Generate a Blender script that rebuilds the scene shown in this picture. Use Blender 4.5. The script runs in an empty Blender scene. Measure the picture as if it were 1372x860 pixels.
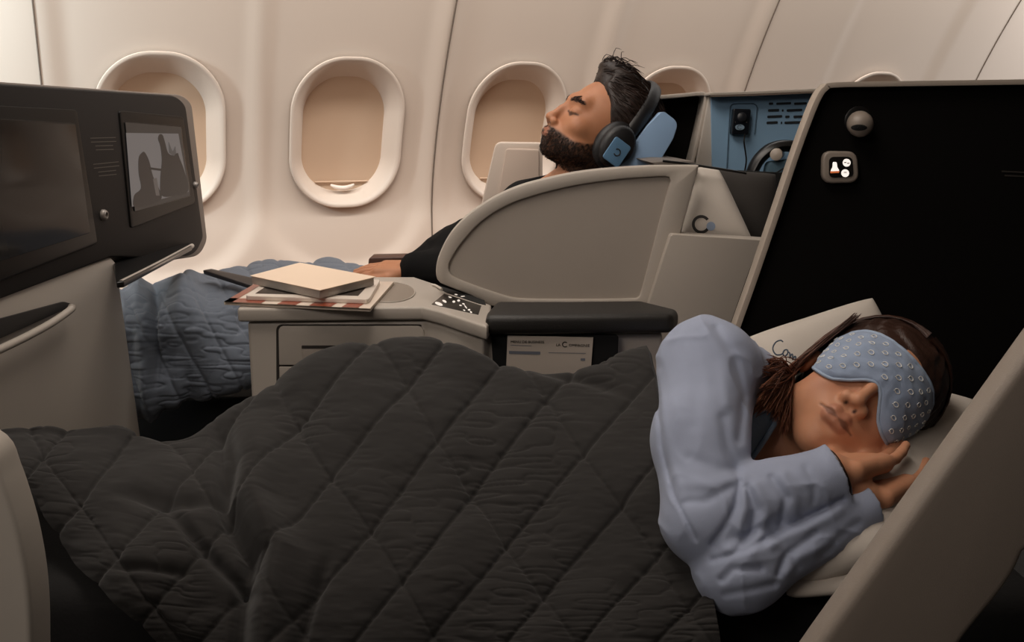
import bpy, bmesh, math, random
import numpy as np
from mathutils import Vector, Matrix

# ------------------------------------------------------------------ camera, world, lights, exposure
SC = bpy.context.scene
W, H, F = 1372.0, 860.0, 1300.0
CAMZ = 1.05
PITCH = math.radians(11.4)
cp, sp = math.cos(PITCH), math.sin(PITCH)
cam_d = bpy.data.cameras.new('camera'); cam = bpy.data.objects.new('camera', cam_d)
SC.collection.objects.link(cam)
cam.location = (0, 0, CAMZ); cam.rotation_euler = (math.pi/2 - PITCH, 0, 0)
cam_d.sensor_width = 36.0; cam_d.lens = 36.0*F/W; cam_d.clip_start = 0.02
SC.camera = cam
SC.view_settings.view_transform = 'Standard'; SC.view_settings.look = 'None'
SC.view_settings.gamma = 1.0; SC.view_settings.use_curve_mapping = False
SC.view_settings.exposure = 0.0
world = bpy.data.worlds.new('cabin_air'); SC.world = world; world.use_nodes = True
bgn = world.node_tree.nodes['Background']
bgn.inputs[0].default_value = (1.0, 0.86, 0.74, 1); bgn.inputs[1].default_value = 0.035

def area(name, loc, target, sx, sy, power, color, spread=math.pi):
    d = bpy.data.lights.new(name, 'AREA'); d.shape = 'RECTANGLE'; d.size = sx; d.size_y = sy
    d.energy = power; d.color = color; d.spread = spread
    o = bpy.data.objects.new(name, d); SC.collection.objects.link(o)
    o.location = loc
    o.rotation_euler = (Vector(target)-Vector(loc)).to_track_quat('-Z', 'Y').to_euler()
    return o
WD = np.array([0.915, 0.404, 0.0]); WD = WD/np.linalg.norm(WD)      # along the cabin wall
WN = np.array([WD[1], -WD[0], 0.0])                                 # out of the wall, into the cabin
W0 = np.array([-0.45, 2.70, 0.0])
# cove light that washes the side wall from above, one long tube, plus added fills
def along(s, off, z): 
    p = W0 + WD*s + WN*off; return (p[0], p[1], z)
def wash(name, s, length, off, z, power, color, tgt_off=0.0, tz=1.0, spread=math.pi):
    o = area(name, along(s, off, z), along(s, tgt_off, tz), length, 0.10, power, color, spread)
    # keep the long side parallel to the wall
    zax = (Vector(along(s, off, z))-Vector(along(s, tgt_off, tz))).normalized()
    xax = Vector(WD.tolist()); yax = zax.cross(xax).normalized()
    o.rotation_euler = Matrix((xax, yax, zax)).transposed().to_euler()
    return o
wash('cove_light', 0.9, 5.5, 0.68, 1.84, 40.0, (1.0, 0.95, 0.90), 0.08, 1.35)
wash('left_wall_fill', -1.30, 0.3, 0.50, 1.42, 15.0, (0.80, 0.94, 1.0), 0.0, 1.3)  # added out-of-view lamp that whitens the far left wall panel
wash('rear_cove_light', 2.75, 0.5, 0.72, 1.75, 11.0, (0.95, 0.96, 1.0), 0.2, 1.3)
wash('dado_light', 0.3, 2.6, 0.22, 0.50, 1.3, (1.0, 0.50, 0.28), 0.0, 0.95)
area('ceiling_light', (-0.2, 1.25, 2.02), (0.3, 1.5, 0.7), 1.2, 0.5, 12.0, (1.0, 0.89, 0.79))
area('aisle_fill', (-0.95, -0.3, 1.85), (0.5, 1.6, 0.7), 0.9, 0.5, 8.5, (1.0, 0.89, 0.80))  # unseen front fill from the camera side, added to brighten upright surfaces

# ------------------------------------------------------------------ helpers
def P(px, py, Y):
    """point at depth Y (metres along +Y) seen at pixel px, py"""
    u = (px-W/2)/F; v = (H/2-py)/F
    t = Y/(cp + v*sp)
    return np.array([u*t, Y, CAMZ + (v*cp - sp)*t])
def PP(px, py, pt, n):
    """pixel ray met with the plane through pt with normal n"""
    u = (px-W/2)/F; v = (H/2-py)/F
    d = np.array([u, cp+v*sp, v*cp-sp]); o = np.array([0, 0, CAMZ])
    t = np.dot(np.asarray(pt)-o, n)/np.dot(d, n)
    return o + d*t
def lin(c):
    if isinstance(c, str):
        c = tuple(int(c[i:i+2], 16)/255 for i in (0, 2, 4))
    return tuple((x/12.92 if x <= .04045 else ((x+.055)/1.055)**2.4) for x in c)
MATS = {}
def mat(name, col, rough=.55, metal=0., bump=0., bscale=200., var=0., vscale=8., spec=.5, sheen=0., coat=0., emit=None, estr=0., attr=False, stretch=None, sss=0., wave=None):
    if name in MATS: return MATS[name]
    m = bpy.data.materials.new(name); m.use_nodes = True; nt = m.node_tree; N = nt.nodes; L = nt.links
    b = N['Principled BSDF']; c = lin(col)
    b.inputs['Base Color'].default_value = (*c, 1); b.inputs['Roughness'].default_value = rough
    b.inputs['Metallic'].default_value = metal; b.inputs['Specular IOR Level'].default_value = spec
    if sheen: b.inputs['Sheen Weight'].default_value = sheen; b.inputs['Sheen Roughness'].default_value = .5
    if coat: b.inputs['Coat Weight'].default_value = coat; b.inputs['Coat Roughness'].default_value = .08
    if emit: b.inputs['Emission Color'].default_value = (*lin(emit), 1); b.inputs['Emission Strength'].default_value = estr
    if sss:
        b.inputs['Subsurface Weight'].default_value = sss; b.inputs['Subsurface Radius'].default_value = (1., .35, .2); b.inputs['Subsurface Scale'].default_value = .006
    tc = N.new('ShaderNodeTexCoord'); src = tc.outputs['Object']
    if stretch:
        mp = N.new('ShaderNodeMapping'); mp.inputs['Scale'].default_value = stretch; L.new(src, mp.inputs['Vector']); src = mp.outputs['Vector']
    colout = None
    if attr:
        a = N.new('ShaderNodeAttribute'); a.attribute_name = 'Col'; colout = a.outputs['Color']
        L.new(colout, b.inputs['Base Color'])
    if var:
        nz = N.new('ShaderNodeTexNoise'); nz.inputs['Scale'].default_value = vscale; nz.inputs['Detail'].default_value = 5
        L.new(src, nz.inputs['Vector'])
        mr = N.new('ShaderNodeMapRange'); mr.inputs['From Min'].default_value = .3; mr.inputs['From Max'].default_value = .7
        mr.inputs['To Min'].default_value = 1-var; mr.inputs['To Max'].default_value = 1+var; L.new(nz.outputs['Fac'], mr.inputs['Value'])
        mx = N.new('ShaderNodeVectorMath'); mx.operation = 'SCALE'
        if colout is not None: L.new(colout, mx.inputs[0])
        else: mx.inputs[0].default_value = c
        L.new(mr.outputs['Result'], mx.inputs['Scale']); L.new(mx.outputs['Vector'], b.inputs['Base Color'])
    if bump:
        bm_ = N.new('ShaderNodeBump'); bm_.inputs['Strength'].default_value = bump; bm_.inputs['Distance'].default_value = .002
        nz = N.new('ShaderNodeTexNoise'); nz.inputs['Scale'].default_value = bscale; nz.inputs['Detail'].default_value = 3
        L.new(src, nz.inputs['Vector']); L.new(nz.outputs['Fac'], bm_.inputs['Height'])
        if wave:
            wv = N.new('ShaderNodeTexWave'); wv.inputs['Scale'].default_value = wave; wv.inputs['Distortion'].default_value = 1.
            L.new(src, wv.inputs['Vector']); ad = N.new('ShaderNodeMath'); ad.operation = 'ADD'
            L.new(nz.outputs['Fac'], ad.inputs[0]); L.new(wv.outputs['Fac'], ad.inputs[1]); L.new(ad.outputs[0], bm_.inputs['Height'])
        L.new(bm_.outputs['Normal'], b.inputs['Normal'])
    MATS[name] = m; return m

ROOT = {}   # object -> world position of its root
def tag(o, label=None, cat=None, group=None, kind=None):
    if label: o['label'] = label
    if cat: o['category'] = cat
    if group: o['group'] = group
    if kind: o['kind'] = kind
    return o
def thing(name, label, cat, loc, group=None):
    o = bpy.data.objects.new(name, None); SC.collection.objects.link(o); o.empty_display_size = .05
    o.location = [float(x) for x in loc]; ROOT[o.name] = np.array(loc, float)
    return tag(o, label, cat, group)
def link(name, me, m, parent, smooth):
    o = bpy.data.objects.new(name, me); SC.collection.objects.link(o)
    if m is not None:
        for mm in (m if isinstance(m, (list, tuple)) else [m]): me.materials.append(mm)
    if smooth and len(me.polygons): me.polygons.foreach_set('use_smooth', [True]*len(me.polygons))
    nv = len(me.vertices); co = np.empty(nv*3, 'f'); me.vertices.foreach_get('co', co); co = co.reshape(-1, 3)
    if parent is not None:
        r = ROOT[parent.name]; o.parent = parent; co = co - r; ROOT[o.name] = r
        if parent.type != 'EMPTY': o.location = (0, 0, 0)
    else:
        lo = co.min(0); hi = co.max(0); r = np.array([(lo[0]+hi[0])/2, (lo[1]+hi[1])/2, lo[2]], float)
        o.location = r.tolist(); co = co - r; ROOT[o.name] = r
    me.vertices.foreach_set('co', co.astype('f').ravel()); me.update()
    return o
def mk(name, verts, faces, m, parent=None, smooth=False, bevel=0., seg=3, angle=35, midx=None):
    me = bpy.data.meshes.new(name)
    me.from_pydata([tuple(map(float, v)) for v in verts], [], [tuple(map(int, f)) for f in faces])
    bm = bmesh.new(); bm.from_mesh(me)
    bmesh.ops.recalc_face_normals(bm, faces=bm.faces)
    if bevel:
        ed = [e for e in bm.edges if len(e.link_faces) == 2 and e.calc_face_angle(0) > math.radians(angle)]
        bmesh.ops.bevel(bm, geom=ed, offset=bevel, segments=seg, affect='EDGES', profile=.5, clamp_overlap=True)
        smooth = True
    bm.to_mesh(me); bm.free()
    o = link(name, me, m, parent, smooth)
    if smooth and not (midx is not None):
        try: me.set_sharp_from_angle(angle=math.radians(40))
        except Exception: pass
    return o
def mkquads(name, V, Q, m, parent=None, col=None, weld=False):
    V = np.asarray(V, 'f'); Q = np.asarray(Q, 'i')
    me = bpy.data.meshes.new(name)
    me.vertices.add(len(V)); me.vertices.foreach_set('co', V.ravel())
    k = Q.shape[1]
    me.loops.add(len(Q)*k); me.loops.foreach_set('vertex_index', Q.ravel())
    me.polygons.add(len(Q)); me.polygons.foreach_set('loop_start', np.arange(0, len(Q)*k, k, dtype='i'))
    me.update(calc_edges=True); me.validate()
    if col is not None:
        a = me.color_attributes.new('Col', 'FLOAT_COLOR', 'POINT')
        c = np.ones((len(V), 4), 'f'); c[:, :3] = col; a.data.foreach_set('color', c.ravel())
    return link(name, me, m, parent, True)
def resample(pts, n, closed=True):
    pts = np.asarray(pts, float)
    q = np.vstack([pts, pts[:1]]) if closed else pts
    d = np.r_[0, np.cumsum(np.linalg.norm(np.diff(q, axis=0), axis=1))]
    t = np.linspace(0, d[-1], n, endpoint=not closed)
    return np.stack([np.interp(t, d, q[:, i]) for i in range(q.shape[1])], 1)
def catmull(pts, n, closed=False):
    pts = [np.asarray(p, float) for p in pts]; N = len(pts); out = []
    segs = N if closed else N-1
    for i in range(segs):
        if closed: a, b, c, d = pts[(i-1) % N], pts[i], pts[(i+1) % N], pts[(i+2) % N]
        else: a, b, c, d = pts[max(i-1, 0)], pts[i], pts[i+1], pts[min(i+2, N-1)]
        for k in range(n):
            t = k/n
            out.append(.5*((2*b)+(-a+c)*t+(2*a-5*b+4*c-d)*t*t+(-a+3*b-3*c+d)*t**3))
    if not closed: out.append(pts[-1])
    return np.array(out)
def roundpoly(pts, r, seg=6):
    """pixel polygon with rounded corners; pts may be (x,y) or (x,y,r)"""
    out = []; n = len(pts)
    for i in range(n):
        p = np.array(pts[i][:2], float); a = np.array(pts[i-1][:2], float); b = np.array(pts[(i+1) % n][:2], float)
        rr = pts[i][2] if len(pts[i]) > 2 else r
        if rr <= 0: out.append(p); continue
        da = a-p; db = b-p; la = np.linalg.norm(da); lb = np.linalg.norm(db)
        k = min(rr, la*.48, lb*.48)
        A = p+da/la*k; B = p+db/lb*k
        for j in range(seg+1):
            t = j/seg; out.append((1-t)**2*A+2*t*(1-t)*p+t*t*B)
    return np.array(out)
def extrude(name, front, vec, m, parent=None, bevel=0., seg=3, smooth=False):
    front = [np.asarray(p, float) for p in front]; n = len(front); vec = np.asarray(vec, float)
    V = front+[p+vec for p in front]
    Fc = [tuple(range(n)), tuple(range(2*n-1, n-1, -1))]+[(i, (i+1) % n, n+(i+1) % n, n+i) for i in range(n)]
    return mk(name, V, Fc, m, parent, bevel=bevel, seg=seg, smooth=smooth)
def slab(name, px, Y, th, m, parent=None, bevel=.003, seg=3):
    """plate standing at depth Y facing the aisle, outline traced in the view, th metres thick behind"""
    return extrude(name, [P(x, y, Y) for x, y in px], (0, th, 0), m, parent, bevel, seg)
def box(name, lo, hi, m, parent=None, bevel=.003, R=None, c=None, seg=3):
    V = [np.array([x, y, z], float) for x in (lo[0], hi[0]) for y in (lo[1], hi[1]) for z in (lo[2], hi[2])]
    if R is not None: V = [np.asarray(c)+R@v for v in V]
    Fc = [(0, 1, 3, 2), (4, 6, 7, 5), (0, 4, 5, 1), (2, 3, 7, 6), (0, 2, 6, 4), (1, 5, 7, 3)]
    return mk(name, V, Fc, m, parent, bevel=bevel, seg=seg)
def tube_geo(path, rad, n=10, closed=False, cap=True, up=None, flat=1.0):
    path = np.asarray(path, float); N = len(path)
    rad = np.full(N, rad, float) if np.isscalar(rad) else np.asarray(rad, float)
    if closed: tan = np.roll(path, -1, 0)-np.roll(path, 1, 0)
    else: tan = np.gradient(path, axis=0)
    tan /= np.linalg.norm(tan, axis=1)[:, None]+1e-12
    u = np.array(up if up is not None else [.31, .17, .93]); V = []
    for i in range(N):
        if up is None:
            a = u-tan[i]*np.dot(u, tan[i]); a /= np.linalg.norm(a)+1e-12; u = a
        else:
            a = u-tan[i]*np.dot(u, tan[i]); a /= np.linalg.norm(a)+1e-12
        b = np.cross(tan[i], a)
        for k in range(n):
            th = 2*math.pi*k/n; V.append(path[i]+rad[i]*(a*math.cos(th)+flat*b*math.sin(th)))
    Fc = []
    for i in range(N if closed else N-1):
        j = (i+1) % N
        for k in range(n):
            l = (k+1) % n; Fc.append((i*n+k, i*n+l, j*n+l, j*n+k))
    if cap and not closed: Fc += [tuple(range(n-1, -1, -1)), tuple(range((N-1)*n, N*n))]
    return V, Fc
def tube(name, path, rad, m, parent=None, **k):
    V, Fc = tube_geo(path, rad, **k); return mk(name, V, Fc, m, parent, smooth=True)
def merge(geos):
    V = []; Fc = []
    for v, f in geos:
        o = len(V); V += list(v); Fc += [tuple(i+o for i in q) for q in f]
    return V, Fc
def lathe_geo(prof, c, ax, n=32):
    """prof = [(radius, height)], around axis ax at c"""
    ax = np.asarray(ax, float); ax = ax/np.linalg.norm(ax)
    a = np.cross(ax, [0.3, .1, .9]); a /= np.linalg.norm(a); b = np.cross(ax, a); V = []; Fc = []
    for r, h in prof:
        for k in range(n):
            t = 2*math.pi*k/n; V.append(np.asarray(c)+ax*h+r*(a*math.cos(t)+b*math.sin(t)))
    for i in range(len(prof)-1):
        for k in range(n):
            l = (k+1) % n; Fc.append((i*n+k, i*n+l, (i+1)*n+l, (i+1)*n+k))
    Fc += [tuple(range(n)), tuple(range((len(prof)-1)*n, len(prof)*n))]
    return V, Fc
def text_geo(s, size, origin, xd, yd, extr=.0002, shear=0.):
    """flat lettering in the built-in font laid on a surface"""
    cu = bpy.data.curves.new('t', 'FONT'); cu.body = s; cu.size = size; cu.extrude = extr; cu.resolution_u = 3; cu.shear = shear
    o = bpy.data.objects.new('t', cu); SC.collection.objects.link(o)
    dg = bpy.context.evaluated_depsgraph_get(); dg.update()
    me = bpy.data.meshes.new_from_object(o.evaluated_get(dg))
    xd = np.asarray(xd, float); yd = np.asarray(yd, float); zd = np.cross(xd, yd); zd /= np.linalg.norm(zd)
    V = [np.asarray(origin)+xd*v.co.x+yd*v.co.y+zd*v.co.z for v in me.vertices]; Fc = [tuple(p.vertices) for p in me.polygons]
    bpy.data.objects.remove(o); bpy.data.curves.remove(cu); bpy.data.meshes.remove(me)
    return V, Fc
def quad_geo(a, b, c, d): return ([a, b, c, d], [(0, 1, 2, 3)])

from mathutils.bvhtree import BVHTree
def bvh_of(o):
    r = ROOT[o.name]; return BVHTree.FromPolygons([tuple(np.array(v.co)+r) for v in o.data.vertices], [tuple(p.vertices) for p in o.data.polygons])
def hit(px, py, bv, off=.0008):
    d = Vector(P(px, py, 2.)-np.array([0, 0, CAMZ])).normalized(); h = bv.ray_cast(Vector((0, 0, CAMZ)), d)
    return None if h[0] is None else np.array(h[0]-d*off)
def printed(polys, bv, off=.0008):
    g = []
    for poly in polys:
        pts = [hit(x, y, bv, off) for x, y in poly]
        if all(p is not None for p in pts): g.append((pts, [tuple(range(len(pts)))]))
    return merge(g)
def ring_px(cx, cy, ro, ri, a0=0., a1=2*math.pi, n=28):
    out = []
    for i in range(n):
        a, b = a0+(a1-a0)*i/n, a0+(a1-a0)*(i+1)/n
        out.append([(cx+r*math.cos(t), cy-r*math.sin(t)) for r, t in ((ro, a), (ro, b), (ri, b), (ri, a))])
    return out
# ---- signed distance modelling
def vnoise(p, seed=0):
    p = np.asarray(p, 'f'); i = np.floor(p).astype(np.int64); f = p-i; f = f*f*(3-2*f)
    def h(x, y, z):
        n = (x*73856093) ^ (y*19349663) ^ (z*83492791) ^ (seed*2654435761)
        n = (n ^ (n >> 13))*1274126177 & 0x7fffffff
        n = (n ^ (n >> 16)) & 0xffff
        return n.astype('f')/32767.5-1
    r = 0
    for dx in (0, 1):
        wx = f[:, 0] if dx else 1-f[:, 0]
        for dy in (0, 1):
            wy = f[:, 1] if dy else 1-f[:, 1]
            for dz in (0, 1):
                wz = f[:, 2] if dz else 1-f[:, 2]
                r = r+wx*wy*wz*h(i[:, 0]+dx, i[:, 1]+dy, i[:, 2]+dz)
    return r
def smin(a, b, k):
    h = np.clip(.5+.5*(b-a)/k, 0, 1); return b+(a-b)*h-k*h*(1-h)
def smax(a, b, k): return -smin(-a, -b, k)
def ell(p, c, r):
    q = p-np.asarray(c, 'f'); r = np.asarray(r, 'f')
    k0 = np.linalg.norm(q/r, axis=1); k1 = np.linalg.norm(q/(r*r), axis=1)+1e-9
    return k0*(k0-1)/k1
def sph(p, c, r): return np.linalg.norm(p-np.asarray(c, 'f'), axis=1)-r
def cap(p, a, b, ra, rb=None, flat=False):
    rb = ra if rb is None else rb
    a = np.asarray(a, 'f'); b = np.asarray(b, 'f'); ba = b-a; L2 = float(ba@ba)
    q = p-a; t = (q@ba)/L2; tc = np.clip(t, 0, 1)
    d = np.linalg.norm(q-tc[:, None]*ba, axis=1)-(ra+(rb-ra)*tc)
    if flat: d = np.maximum(d, (t-1)*math.sqrt(L2))
    return d
def pcap(p, pts, rs, k=.01):
    d = None
    for i in range(len(pts)-1):
        e = cap(p, pts[i], pts[i+1], rs[i], rs[i+1]); d = e if d is None else smin(d, e, k)
    return d
def rbox(p, c, R, hs, r):
    q = np.abs((p-np.asarray(c, 'f'))@np.asarray(R, 'f'))-np.asarray(hs, 'f')+r
    return np.linalg.norm(np.maximum(q, 0), axis=1)+np.minimum(q.max(1), 0)-r
def sdf_mesh(f, lo, hi, h, B=8):
    lo = np.asarray(lo, float); hi = np.asarray(hi, float)
    nb = np.ceil((hi-lo)/h/B).astype(int)+1; n = nb*B
    g = [lo[i]+(np.arange(nb[i])*B+(B-1)/2)*h for i in range(3)]
    C = np.stack(np.meshgrid(*g, indexing='ij'), -1).reshape(-1, 3).astype('f')
    dc = np.concatenate([f(C[i:i+200000]) for i in range(0, len(C), 200000)])
    act = np.abs(dc) < h*B*.87*1.35+.006
    A = np.where(dc < 0, -1., 1.).astype('f').reshape(nb)
    A = np.repeat(np.repeat(np.repeat(A, B, 0), B, 1), B, 2)
    off = np.stack(np.meshgrid(*[np.arange(B)]*3, indexing='ij'), -1).reshape(-1, 3)
    ids = np.stack(np.unravel_index(np.nonzero(act)[0], nb), -1)
    for i in range(0, len(ids), 600):
        idx = (ids[i:i+600, None, :]*B+off[None]).reshape(-1, 3)
        A[idx[:, 0], idx[:, 1], idx[:, 2]] = f((lo+idx*h).astype('f'))
    S = A < 0
    cor = [(a, b, c) for a in (0, 1) for b in (0, 1) for c in (0, 1)]
    sl = lambda M, c: M[c[0]:M.shape[0]-1+c[0], c[1]:M.shape[1]-1+c[1], c[2]:M.shape[2]-1+c[2]]
    cnt = sum(sl(S, c).astype(np.int8) for c in cor)
    ci = np.stack(np.nonzero((cnt > 0) & (cnt < 8)), -1)
    vals = {c: A[ci[:, 0]+c[0], ci[:, 1]+c[1], ci[:, 2]+c[2]] for c in cor}
    acc = np.zeros((len(ci), 3)); num = np.zeros(len(ci))
    for a in cor:
        for ax in range(3):
            if a[ax] == 0:
                b = list(a); b[ax] = 1; b = tuple(b)
                x, y = vals[a], vals[b]; m = (x < 0) != (y < 0)
                t = np.where(m, x/(x-y+1e-20), 0)
                pt = np.array(a, float)+t[:, None]*(np.array(b)-np.array(a))
                acc += pt*m[:, None]; num += m
    V = lo+(ci+acc/num[:, None])*h
    M = np.full(cnt.shape, -1, np.int32); M[ci[:, 0], ci[:, 1], ci[:, 2]] = np.arange(len(ci))
    Q = []
    for ax in range(3):
        d = [0, 0, 0]; d[ax] = 1
        s0 = S[:S.shape[0]-d[0], :S.shape[1]-d[1], :S.shape[2]-d[2]]; s1 = S[d[0]:, d[1]:, d[2]:]
        e = np.stack(np.nonzero(s0 != s1), -1)
        u, w = [(1, 2), (2, 0), (0, 1)][ax]
        e = e[(e[:, u] > 0) & (e[:, w] > 0) & (e[:, 0] < M.shape[0]) & (e[:, 1] < M.shape[1]) & (e[:, 2] < M.shape[2])]
        du = np.zeros(3, int); du[u] = 1; dw = np.zeros(3, int); dw[w] = 1
        g_ = lambda q: M[q[:, 0], q[:, 1], q[:, 2]]
        quad = np.stack([g_(e-du-dw), g_(e-dw), g_(e), g_(e-du)], 1)
        fl = s0[e[:, 0], e[:, 1], e[:, 2]]
        quad[~fl] = quad[~fl][:, ::-1]; Q.append(quad)
    Q = np.concatenate(Q); Q = Q[(Q >= 0).all(1)]
    return V, Q
def frame(u, f):
    u = np.asarray(u, float)/np.linalg.norm(u); f = np.asarray(f, float); f = f-u*(f@u); f /= np.linalg.norm(f)
    return np.stack([np.cross(f, u), f, u], 1)       # columns side, forward, up

# ------------------------------------------------------------------ materials
M_wall = mat('sidewall', 'd4c5b7', rough=.5, bump=.05, bscale=900)
M_shade = mat('window_shade', 'd0b49a', rough=.6, bump=.04, bscale=700)
M_seam = mat('seam', '6a5d52', rough=.8)
M_beige = mat('beige_shell', 'aca399', rough=.45, bump=.12, bscale=1400, var=.02)
M_beige2 = mat('beige_inset', 'a2988e', rough=.6, bump=.25, bscale=1600, var=.02)
M_trim = mat('warm_trim', 'a89c90', rough=.4)
M_dark = mat('charcoal_shell', '1e1a18', rough=.6, spec=.25, bump=.1, bscale=1500)
M_blackf = mat('black_fabric', '0e0c0b', rough=.9, bump=.3, bscale=1800, spec=.1)
M_black = mat('black_plastic', '0d0c0c', rough=.35)
M_hole = mat('deep_black', '050505', rough=.9)
M_pad = mat('armrest_leather', '1c1916', rough=.5, bump=.2, bscale=700)
M_glass = mat('screen_glass', '232120', rough=.12, spec=.12)
M_blue = mat('blue_panel', '7b9cb8', rough=.55, bump=.1, bscale=1200, var=.03)
M_pill = mat('white_cotton', 'c8bfb5', rough=.85, bump=.25, bscale=1500, var=.03, sheen=.1)
M_metal = mat('chrome', 'b0a8a0', rough=.25, metal=1.)
M_carpet = mat('carpet', '161412', rough=.95, bump=.5, bscale=600)
M_print = mat('dark_print', '26221f', rough=.6)
M_grey = mat('grey_print', '5a524c', rough=.6)
M_paper = mat('paper', 'e6d6c4', rough=.7)
M_lit = mat('lit_icon', 'ffffff', emit='fff4ea', estr=.75)

# ------------------------------------------------------------------ the cabin shell
def inward(z):
    return .235*np.maximum(z-.80, 0)**1.55/ (.58**1.55)
ZW = float(PP(467, 181, W0, WN)[2])
def wpt(s, z, d=0.):
    """point on the curved side wall: s along it, z up, d out into the cabin"""
    i = inward(z) - inward(ZW)
    return W0+WD*s+WN*(i+d)+np.array([0, 0, z])
def s_of(px, py):
    i = 0.; z = ZW
    for _ in range(6):
        q = PP(px, py, W0+WN*i, WN); z = q[2]; i = float(inward(z)-inward(ZW))
    return float((q-W0)@WD), float(z)
WIN = [s_of(217, 174), s_of(466, 176), s_of(690, 175), s_of(888, 175), s_of(1152, 178)]
def rr(x, z, hw, hh, r):   # rounded rectangle distance
    qx = np.abs(x)-hw+r; qz = np.abs(z)-hh+r
    return np.hypot(np.maximum(qx, 0), np.maximum(qz, 0))+np.minimum(np.maximum(qx, qz), 0)-r
s_ax = np.arange(-1.6, 4.2, .012); z_ax = np.arange(0., 1.62, .012)
Sg, Zg = np.meshgrid(s_ax, z_ax, indexing='ij'); D = np.zeros_like(Sg)
for k, (s0, z0) in enumerate(WIN):
    z0 = ZW
    dd = rr(Sg-s0, Zg-z0, .140, .186, .13)
    D = D-.075*np.clip(-dd/.012, 0, 1)
    bay = rr(Sg-s0, Zg-z0-.62, .235, 1.01, .22)
    D = D-.016*np.clip((.02-bay)/.06, 0, 1)**2*(3-2*np.clip((.02-bay)/.06, 0, 1))
SEAMS = [s_of(583, 200)[0], s_of(1020, 60)[0], s_of(1350, 30)[0], s_of(52, 80)[0]]
V = np.array([wpt(s, z, d) for s, z, d in zip(Sg.ravel(), Zg.ravel(), D.ravel())])
ni, nj = Sg.shape; I = np.arange(ni*nj).reshape(ni, nj)
Q = np.stack([I[:-1, :-1], I[1:, :-1], I[1:, 1:], I[:-1, 1:]], -1).reshape(-1, 4)
wall = mkquads('wall_window_side', V, Q, M_wall); tag(wall, kind='structure')
for n_, s0 in enumerate(SEAMS):
    pts = [wpt(s0, z, .0005) for z in np.linspace(.45, 1.61, 40)]
    Vs, Fs = tube_geo(pts, .0022, n=6, up=WN)
    t = mk('trim_%d' % (n_+1), Vs, Fs, M_seam, smooth=True); tag(t, kind='structure')
def stadium(hw, hh, r, n=64):
    out = []
    for i in range(n):
        a = 2*math.pi*i/n; c, s = math.cos(a), math.sin(a)
        x = (hw-r)*(1 if c > 1e-9 else -1 if c < -1e-9 else 0)+r*c; z = (hh-r)*(1 if s > 1e-9 else -1 if s < -1e-9 else 0)+r*s
        out.append((x, z))
    return resample(out, n)
for n_, (s0, _z) in enumerate(WIN):
    z0 = ZW
    root = bpy.data.objects.new('window_%d' % (n_+1), None); SC.collection.objects.link(root); root['kind'] = 'structure'
    L0 = wpt(s0, z0-.2); root.location = L0.tolist(); ROOT[root.name] = L0
    prof = [(.157, .202, .143, -.004), (.1555, .2005, .142, .002), (.152, .197, .139, .0032), (.147, .192, .134, .002), (.141, .185, .128, -.005),
            (.133, .176, .120, -.018), (.125, .167, .111, -.032), (.118, .158, .104, -.043), (.114, .154, .100, -.050), (.1125, .1525, .098, -.060)]
    V = []; Fc = []; n = 96
    for hw, hh, r, d in prof:
        V += [wpt(s0+x, z0+z, d) for x, z in stadium(hw, hh, r, n)]
    for i in range(len(prof)-1):
        for k in range(n):
            l = (k+1) % n; Fc.append((i*n+k, i*n+l, (i+1)*n+l, (i+1)*n+k))
    fr = mk('window_frame', V, Fc, M_wall, root, smooth=True)
    V = []; nx, nz = 20, 26; hw, hh = .1165, .157
    for i in range(nx+1):
        for j in range(nz+1):
            x = (i/nx*2-1); z = (j/nz*2-1)
            # square to rounded rectangle
            k = max(abs(x), abs(z)); 
            ang = math.atan2(z, x)
            V.append((x, z))
    # shade as fan of rings
    V = []; Fc = []
    rings = 8
    for q in range(rings+1):
        f_ = q/rings
        V += [wpt(s0+x*f_, z0+z*f_, -.054+.006*(1-(x*f_/.12)**2)) for x, z in stadium(.1165, .157, .102, n)]
    for i in range(rings):
        for k in range(n):
            l = (k+1) % n; Fc.append((i*n+k, i*n+l, (i+1)*n+l, (i+1)*n+k))
    sh = mk('window_shade', V, Fc, M_shade, root, smooth=True)
    zb = z0-.142
    w_ = math.sqrt(max(0, .102**2-(.157-.102-(-(zb-z0))-0)**2)) if False else .075
    Vb, Fb = tube_geo([wpt(s0-w_, zb+.012, -.046), wpt(s0, zb+.012, -.042), wpt(s0+w_, zb+.012, -.046)], .0022, n=8)
    mk('shade_rail', Vb, Fb, M_shade, sh, smooth=True)
    pts = [wpt(s0+x, zb+.004-.010*(1-(x/.034)**2), -.036+.006*(1-(x/.034)**2)) for x in np.linspace(-.034, .034, 15)]
    Vb, Fb = tube_geo(pts, [.0015+.0055*math.sqrt(max(0, 1-(x/.0345)**2)) for x in np.linspace(-.034, .034, 15)], n=12)
    mk('shade_handle', Vb, Fb, mat('shade_handle', 'e6d8cc', rough=.3), sh, smooth=True)
fl = mk('floor', [(-2.2, -.6, 0), (3.6, -.6, 0), (3.6, 4.6, 0), (-2.2, 4.6, 0)], [(0, 1, 2, 3)], M_carpet); tag(fl, kind='structure')
# overhead: one ceiling panel on the aisle side of the cove
ce = mk('ceiling', [(-2.6, -.6, 2.12), (3.6, -.6, 2.12), (3.6, 4.6, 2.12), (-2.6, 4.6, 2.12)], [(0, 3, 2, 1)], mat('ceiling', 'cfc4b8', rough=.7)); tag(ce, kind='structure')

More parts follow.
